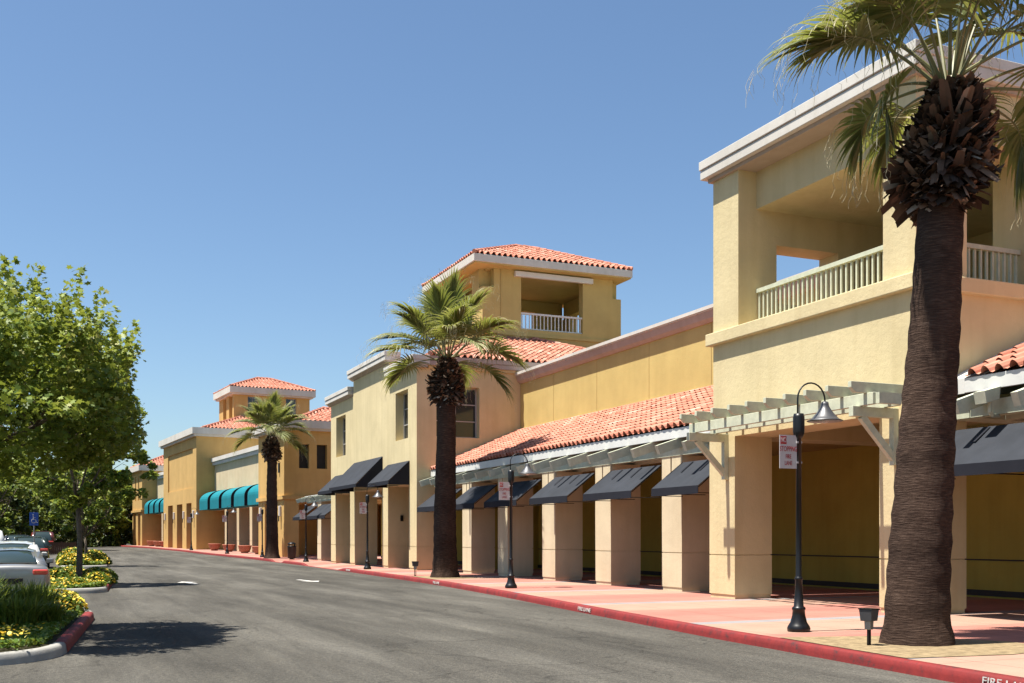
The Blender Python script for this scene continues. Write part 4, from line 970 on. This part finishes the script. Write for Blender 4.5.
t = rngF.uniform(.02,1,nf); tag(mesh_leaves('yellow_flowers', leaf_cloud(None,F,rngF.uniform(.6,1.2,nf)*.048,rngF,t,1.6), t, M_flower, None), kind='stuff')
def clump(name, label, cat, x, y, h, r, n, seed, flowers=0, w=.022, mat=None, fl_size=.06, leaf=None, group=None, z=.14):
    rng = np.random.default_rng(seed); T = thing(name, label, cat, (x,y,z+g(y)), 0, group)
    a = rng.uniform(0,2*np.pi,n); rr = r*rng.uniform(0,1,n)**.6*.55; C = np.stack([rr*np.cos(a),rr*np.sin(a),np.zeros(n)],1)
    if leaf is None:
        V = blades(C, h, w, rng, .9); t = np.repeat(np.clip(rng.normal(.42,.25,n),.01,1),3); mesh_leaves('leaves', V, t, mat or M_lily, T, k=4)
    else:
        q = rng.normal(0,1,(n,3)); q /= np.linalg.norm(q,axis=1)[:,None]; q *= (rng.uniform(0,1,n)**.33)[:,None]; q[:,2] = np.abs(q[:,2])
        b = 1+.18*np.sin(5*np.arctan2(q[:,1],q[:,0])+seed); C = q*np.stack([r*b,r*b,h*b],1); t = np.clip(rng.normal(.42,.22,n),.01,1)
        mesh_leaves('leaves', leaf_cloud(None,C,rng.uniform(.6,1.3,n)*leaf,rng,t,.3), t, mat or M_cover, T)
    if flowers:
        if leaf is None:
            a = rng.uniform(0,2*np.pi,flowers); rr = r*rng.uniform(.2,1.1,flowers); F = np.stack([rr*np.cos(a),rr*np.sin(a),h*rng.uniform(.5,1.02,flowers)],1)
        else:
            q = rng.normal(0,1,(flowers,3)); q[:,2] = np.abs(q[:,2])+.2; q /= np.linalg.norm(q,axis=1)[:,None]; F = q*np.array([r,r,h])*1.06
        t = rng.uniform(.02,1,flowers); mesh_leaves('flowers', leaf_cloud(None,F,rng.uniform(.7,1.3,flowers)*fl_size,rng,t,1.2), t, M_flower, T)
    return T
G1 = 'tall strap leaved clumps in the nearest flower bed'; L1 = 'one of the arching dark green strap leaved clumps filling the nearest flower bed'
for i,(x,y,h,r) in enumerate([(-1.15,19.2,.95,.75),(-.35,20.2,.85,.7),(-2.1,19.9,1.0,.8),(-1.2,21.2,.95,.75),(-2.9,18.8,.95,.8),(-.5,18.5,.65,.6),(-.2,21.9,.7,.55),(-2.2,18.2,.8,.7),(-3.6,20.2,1.0,.8),(-2.6,21.7,1.0,.8),(-1.6,22.6,.9,.7),(-4.4,18.9,.9,.8),(-.1,19.2,.55,.5),(-1.4,17.9,.6,.6)]):
    clump('strap_leaf_plant', L1, 'plant', x, y, h*.82, r, 620, 200+i, flowers=0, group=G1, w=.026)
clump('flowering_shrub', 'low mound of yellow flowers at the far end of the nearest red kerb', 'shrub', .15, 22.6, .42, .55, 3500, 301, flowers=420, leaf=.05, fl_size=.055)
clump('flowering_shrub', 'small yellow flowered mound in front of the strap leaved clumps', 'shrub', -.35, 23.1, .36, .45, 2400, 302, flowers=220, leaf=.05, fl_size=.05)
for i,(x,y,h,r,fl,lab) in enumerate([(.75,34.3,.24,.5,200,'front left yellow flowered mound of the second bed'),(1.45,36.0,.36,.5,300,'right hand yellow flowered shrub of the second bed'),
      (.35,36.6,.45,.5,150,'dense green shrub left of the slim tree trunk'),(1.55,38.9,.40,.6,300,'yellow shrub just right of the slim tree trunk'),(.8,40.3,.42,.6,280,'yellow shrub behind the slim tree trunk')]):
    clump('flowering_shrub', lab, 'shrub', x, y, h, r, 4200, 320+i, flowers=fl, leaf=.065, fl_size=.055)
for i,(x,y,h,r,lab) in enumerate([(1.3,60.0,.8,.8,'nearest yellow shrub on the farthest island'),(2.3,61.6,.75,.8,'yellow shrub right of centre on the farthest island'),(1.4,64.0,1.1,.9,'tallest yellow shrub on the farthest island'),(2.4,66.0,.9,.8,'rearmost yellow shrub on the farthest island')]):
    clump('flowering_shrub', lab, 'shrub', x, y, h*.75, r, 3000, 340+i, flowers=420, leaf=.10, fl_size=.08)
for i,(x,y,h,r) in enumerate([(.8,148,1.9,1.6),(-5.5,108,1.6,1.5),(-2.2,110,1.4,1.4),(3.8,134,1.3,1.6),(-9.5,92,1.5,1.5),(7.2,141,1.2,1.4)]):
    clump('round_shrub', 'one of the rounded green shrubs at the foot of the distant trees', 'shrub', x, y, h, r, 3000, 360+i, leaf=.22, mat=M_leafd, group='rounded shrubs below the distant trees', z=0)

# wooden fence and blue parking sign
T = thing('wooden_fence', 'low brown board fence beyond the dark parked car', 'fence', (1.05,92,g(92)))
for i in range(14):
    pass
m = MB()
for i in range(15): m.box(-1.05+i*.14,-1.05+i*.14+.13,-.015,.015,.04,1.0)
m.build('boards', M_wood, T)
for x in (-1.05,0,1.05):
    m = MB(); m.box(x-.05,x+.05,.02,.12,0,1.06); m.build('post', M_wood, T)
m = MB(); m.box(-1.05,1.05,.016,.05,.25,.34); m.box(-1.05,1.05,.016,.05,.75,.84); m.build('rail', M_wood, T)
T = thing('parking_sign', 'blue wheelchair parking sign on a thin post above the parked cars', 'sign', (-.5,49.2,0))
m = MB(); m.tube([(0,0,0),(0,0,2.65)], .025, 8); m.build('post', M_metal, T)
m = MB(); m.box(-.17,.17,-.035,-.027,2.08,2.62); S_ = m.build('sign_plate', M_blue, T, bevel=.006)
m = MB(); c = (-.01,-.038,2.27)
arc = [(c[0]+.085*math.cos(R(a)), c[1], c[2]+.085*math.sin(R(a))) for a in range(110,395,15)]
m.tube(arc, .011, 5); m.tube([(-.03,-.038,2.49),(-.02,-.038,2.33),(.06,-.038,2.33),(.10,-.038,2.2),(.13,-.038,2.2)], .014, 5); m.tube([(-.03,-.038,2.41),(.05,-.038,2.41)], .011, 5)
m.tube([(-.035,-.045,2.535),(-.035,-.031,2.535)], .028, 10); m.build('wheelchair_symbol', M_signw, S_)

# ------------------------------------------------------------------ cars
def car(name, label, loc, rz, paint_, Lc, W, H, belt, body, cab, tail='lamp', clear=.17, roofrail=False, cat='car'):
    """body: (y, halfwidth, top z); cab: (y, half base, half top, z top). y=0 rear, increasing forward"""
    T = thing(name, label, cat, loc, rz, 'parked cars on the left'); m = MB(); vs = []
    def sec(y,w,zt):
        h = zt-clear; half = [(0,clear),(w*.86,clear),(w*.975,clear+.10),(w,clear+h*.42),(w*.985,clear+h*.66),(w*.93,clear+h*.90),(w*.80,zt-.01),(w*.4,zt+.012),(0,zt+.018)]
        return [(x,y,z) for x,z in half]+[(-x,y,z) for x,z in half[-2:0:-1]]
    k = 16
    for b in body: vs += sec(*b)
    n = len(body)
    m.add(vs, [(i*k+j,i*k+(j+1)%k,(i+1)*k+(j+1)%k,(i+1)*k+j) for i in range(n-1) for j in range(k)]+[tuple(range(k))[::-1], tuple(range((n-1)*k,n*k))])
    B = m.build('body', paint_, T, smooth='a', fixn=True); sb = B.modifiers.new('s','SUBSURF'); sb.levels = 2; sb.render_levels = 2
    def cs(y,wb,wt,zt,o=0): return [(wb+o,y,belt-.04),(wb*.5+wt*.5+.02+o,y,belt+(zt-belt)*.55),(wt+o,y,zt-.04*(zt>belt)+o),(wt*.7,y,zt+o*1.2),(0,y,zt+.012*(zt>belt)+o*1.4),(-wt*.7,y,zt+o*1.2),(-wt-o,y,zt-.04*(zt>belt)+o),(-(wb*.5+wt*.5+.02+o),y,belt+(zt-belt)*.55),(-wb-o,y,belt-.04)]
    g_ = MB(); vs = []
    for c in cab: vs += cs(*c)
    k = 9; n = len(cab); g_.add(vs, [(i*k+j,i*k+j+1,(i+1)*k+j+1,(i+1)*k+j) for i in range(n-1) for j in range(k-1)]+[tuple(range(k))[::-1], tuple(range((n-1)*k,n*k))])
    G = g_.build('glasshouse', M_carglass, T, smooth='a', fixn=True)
    r_ = MB(); top = cab[1:-1]; vs = []; j0, j1 = 2, 7
    for c in top: vs += cs(*c, .014)[j0:j1]
    k2 = j1-j0; r_.add(vs, [(i*k2+j,i*k2+j+1,(i+1)*k2+j+1,(i+1)*k2+j) for i in range(len(top)-1) for j in range(k2-1)])
    for s in (-1,1):
        rb, rt = cab[0], cab[1]; fb, ft = cab[-1], cab[-2]
        r_.beam((s*(rb[1]+.07),rb[0]+.02,belt-.03),(s*(rt[2]+.01),rt[0]+.05,rt[3]-.04),.30 if not roofrail else .13,.05)
        r_.beam((s*fb[1]*.97,fb[0]-.04,belt-.03),(s*ft[2],ft[0],ft[3]-.03),.06,.05)
        ym = (rt[0]+ft[0])/2; r_.beam((s*(rb[1]*.99+.02),ym,belt-.03),(s*(rt[2]+.02),ym,H-.05),.08,.03)
    r_.build('roof', paint_, T, smooth='a')
    for s in (-1,1):
        for yy in (.78,Lc-.82):
            w = MB(); w.lathe([(0,-.10),(.20,-.105),(.31,-.10),(.325,-.06),(.325,.06),(.31,.10),(.20,.105),(0,.10)], n=24); ww = w.build('wheel', M_tyre, T, smooth='a')
            ww.location = (s*(W/2-.11),yy,.325); ww.rotation_euler = (0,R(90),0)
            rm = MB(); rm.lathe([(0,-.112),(.06,-.116),(.19,-.108),(.20,-.09),(.20,.09),(.19,.108),(.06,.116),(0,.112)], n=14); rm.build('rim', M_rim, ww)
        zt = body[0][2]; tl = MB(); hw = body[1][1]
        tl.box(-hw*.97 if s<0 else hw*.56, -hw*.56 if s<0 else hw*.97, -.035,.16, zt-.13, zt+.0); t_ = tl.build('tail_light', P_tail, T, bevel=.035); 
        mi = MB(); mi.box(s*(W/2+.02)-.09,s*(W/2+.02)+.09,Lc*.56,Lc*.56+.09,belt+.0,belt+.13); mi.build('mirror', paint_, T, bevel=.03)
    p = MB(); p.box(-.26,.26,-.045,-.02,clear+.28,clear+.42); p.build('number_plate', M_skirt, T, bevel=.004)
    bp = MB(); bp.box(-W*.42,W*.42,-.035,.05,clear+.02,clear+.15); bp.build('bumper', M_skirt if tail != 'lamp' else paint_, T, bevel=.03)
    return T
silver = [(0,.76,.80),(.05,.85,.90),(.35,.90,.94),(.9,.90,.93),(1.8,.89,.93),(2.9,.89,.90),(3.7,.86,.82),(4.2,.76,.70),(4.38,.60,.60)]
c1 = car('parked_car', 'silver sports coupe with wide rear window, nearest of the parked cars', (-.80,28.95,0), R(1), P_silver, 4.4, 1.8, 1.3, .90, silver,
    [(.42,.60,.52,.95),(1.45,.70,.50,1.24),(2.1,.74,.52,1.30),(2.6,.74,.53,1.27),(3.35,.72,.60,.93)])
m = MB(); m.box(-.62,.62,.28,.42,.945,.965); m.build('engine_grille', M_dark, c1, bevel=.01)
m = MB(); m.box(-.35,.35,1.45,1.75,.93,1.02); m.build('rear_shelf', P_tail, c1)
sedan = [(0,.72,.86),(.08,.84,.95),(.5,.90,1.0),(1.2,.91,1.0),(2.4,.91,.99),(3.3,.90,.95),(4.1,.86,.88),(4.55,.76,.76),(4.7,.62,.62)]
sc_cab = [(.55,.70,.60,1.0),(1.25,.76,.58,1.38),(1.9,.80,.60,1.45),(2.6,.80,.60,1.43),(3.4,.78,.66,1.0)]
car('parked_car', 'white sedan parked just beyond the silver coupe', (-1.05,35.6,0), R(-1), P_white, 4.7, 1.82, 1.45, .98, sedan, sc_cab)
suv = [(0,.78,1.02),(.06,.88,1.08),(.4,.92,1.10),(1.6,.93,1.10),(2.8,.93,1.09),(3.6,.92,1.05),(4.2,.88,.98),(4.5,.78,.85),(4.6,.66,.72)]
def suvcab(H): return [(.10,.80,.74,1.1),(.38,.80,.66,H-.05),(1.4,.82,.66,H),(2.5,.82,.66,H-.03),(3.35,.80,.70,1.1)]
car('parked_suv', 'dark green estate car right of the white sedan, under the blue sign', (-.80,58.8,0), R(0), P_green, 4.6, 1.86, 1.62, 1.05, suv, suvcab(1.62), clear=.2)
car('parked_suv', 'tall white sport utility vehicle at the left edge of the picture', (-2.75,55.5,0), 0, P_white, 4.6, 1.9, 1.97, 1.1, [(a,b,c+.05) for a,b,c in suv], suvcab(1.97), clear=.25)
car('parked_suv', 'dark blue vehicle glimpsed between the white vehicle and the blue sign', (-1.95,82.5,g(82)), 0, P_dark, 4.6, 1.86, 1.66, 1.05, suv, suvcab(1.66), clear=.2)
car('parked_suv', 'maroon vehicle farthest back in the row of parked cars', (-.35,98.2,g(98)), 0, P_red, 4.6, 1.9, 1.85, 1.1, suv, suvcab(1.85), clear=.22)
car('parked_car', 'pale silver car at the left edge, in front of the tall white vehicle', (-2.75,46.8,0), 0, P_silver, 4.7, 1.8, 1.5, .98, sedan, [(a,b,c,d+.05*(d>1.1)) for a,b,c,d in sc_cab])

# ------------------------------------------------------------------ camera, sky, sun
cam = bpy.data.cameras.new('camera'); co = bpy.data.objects.new('camera', cam); COL.objects.link(co); sc.camera = co
cam.sensor_width = 36; cam.lens = 36*1076/1024; cam.clip_end = 3000; cam.shift_y = (537-341.5)/1024
co.location = (0,0,1.6); co.rotation_euler = (R(90),0,-TH)
EL = 71; sd = Vector((1,-.07,0)).normalized(); ldir = Vector((sd.x*math.cos(R(EL)), sd.y*math.cos(R(EL)), -math.sin(R(EL))))
su = bpy.data.lights.new('sun','SUN'); su.energy = 5.0; su.angle = R(.53); su.color = (1,.95,.86)
so = bpy.data.objects.new('sun', su); COL.objects.link(so); so.rotation_euler = ldir.to_track_quat('-Z','Y').to_euler(); so.location = (-10,0,30)
w = bpy.data.worlds.new('World'); sc.world = w; w.use_nodes = True; nt = w.node_tree; bg = nt.nodes['Background']
sk = nt.nodes.new('ShaderNodeTexSky'); sk.sky_type = 'NISHITA'; sk.sun_disc = False; sk.sun_elevation = R(EL)
sk.sun_rotation = math.atan2(-ldir.x, -ldir.y); sk.air_density = 1.0; sk.dust_density = .9; sk.ozone_density = 1.0; sk.altitude = 50
hs = nt.nodes.new('ShaderNodeMix'); hs.data_type = 'RGBA'; hs.blend_type = 'MULTIPLY'; hs.inputs[0].default_value = 1
hs.inputs[7].default_value = (.85,.975,1.06,1); nt.links.new(sk.outputs[0], hs.inputs[6]); nt.links.new(hs.outputs[2], bg.inputs[0]); bg.inputs[1].default_value = .064
vs_ = sc.view_settings; vs_.view_transform = 'Standard'; vs_.look = 'None'; vs_.gamma = 1; vs_.use_curve_mapping = False; vs_.exposure = 1.18
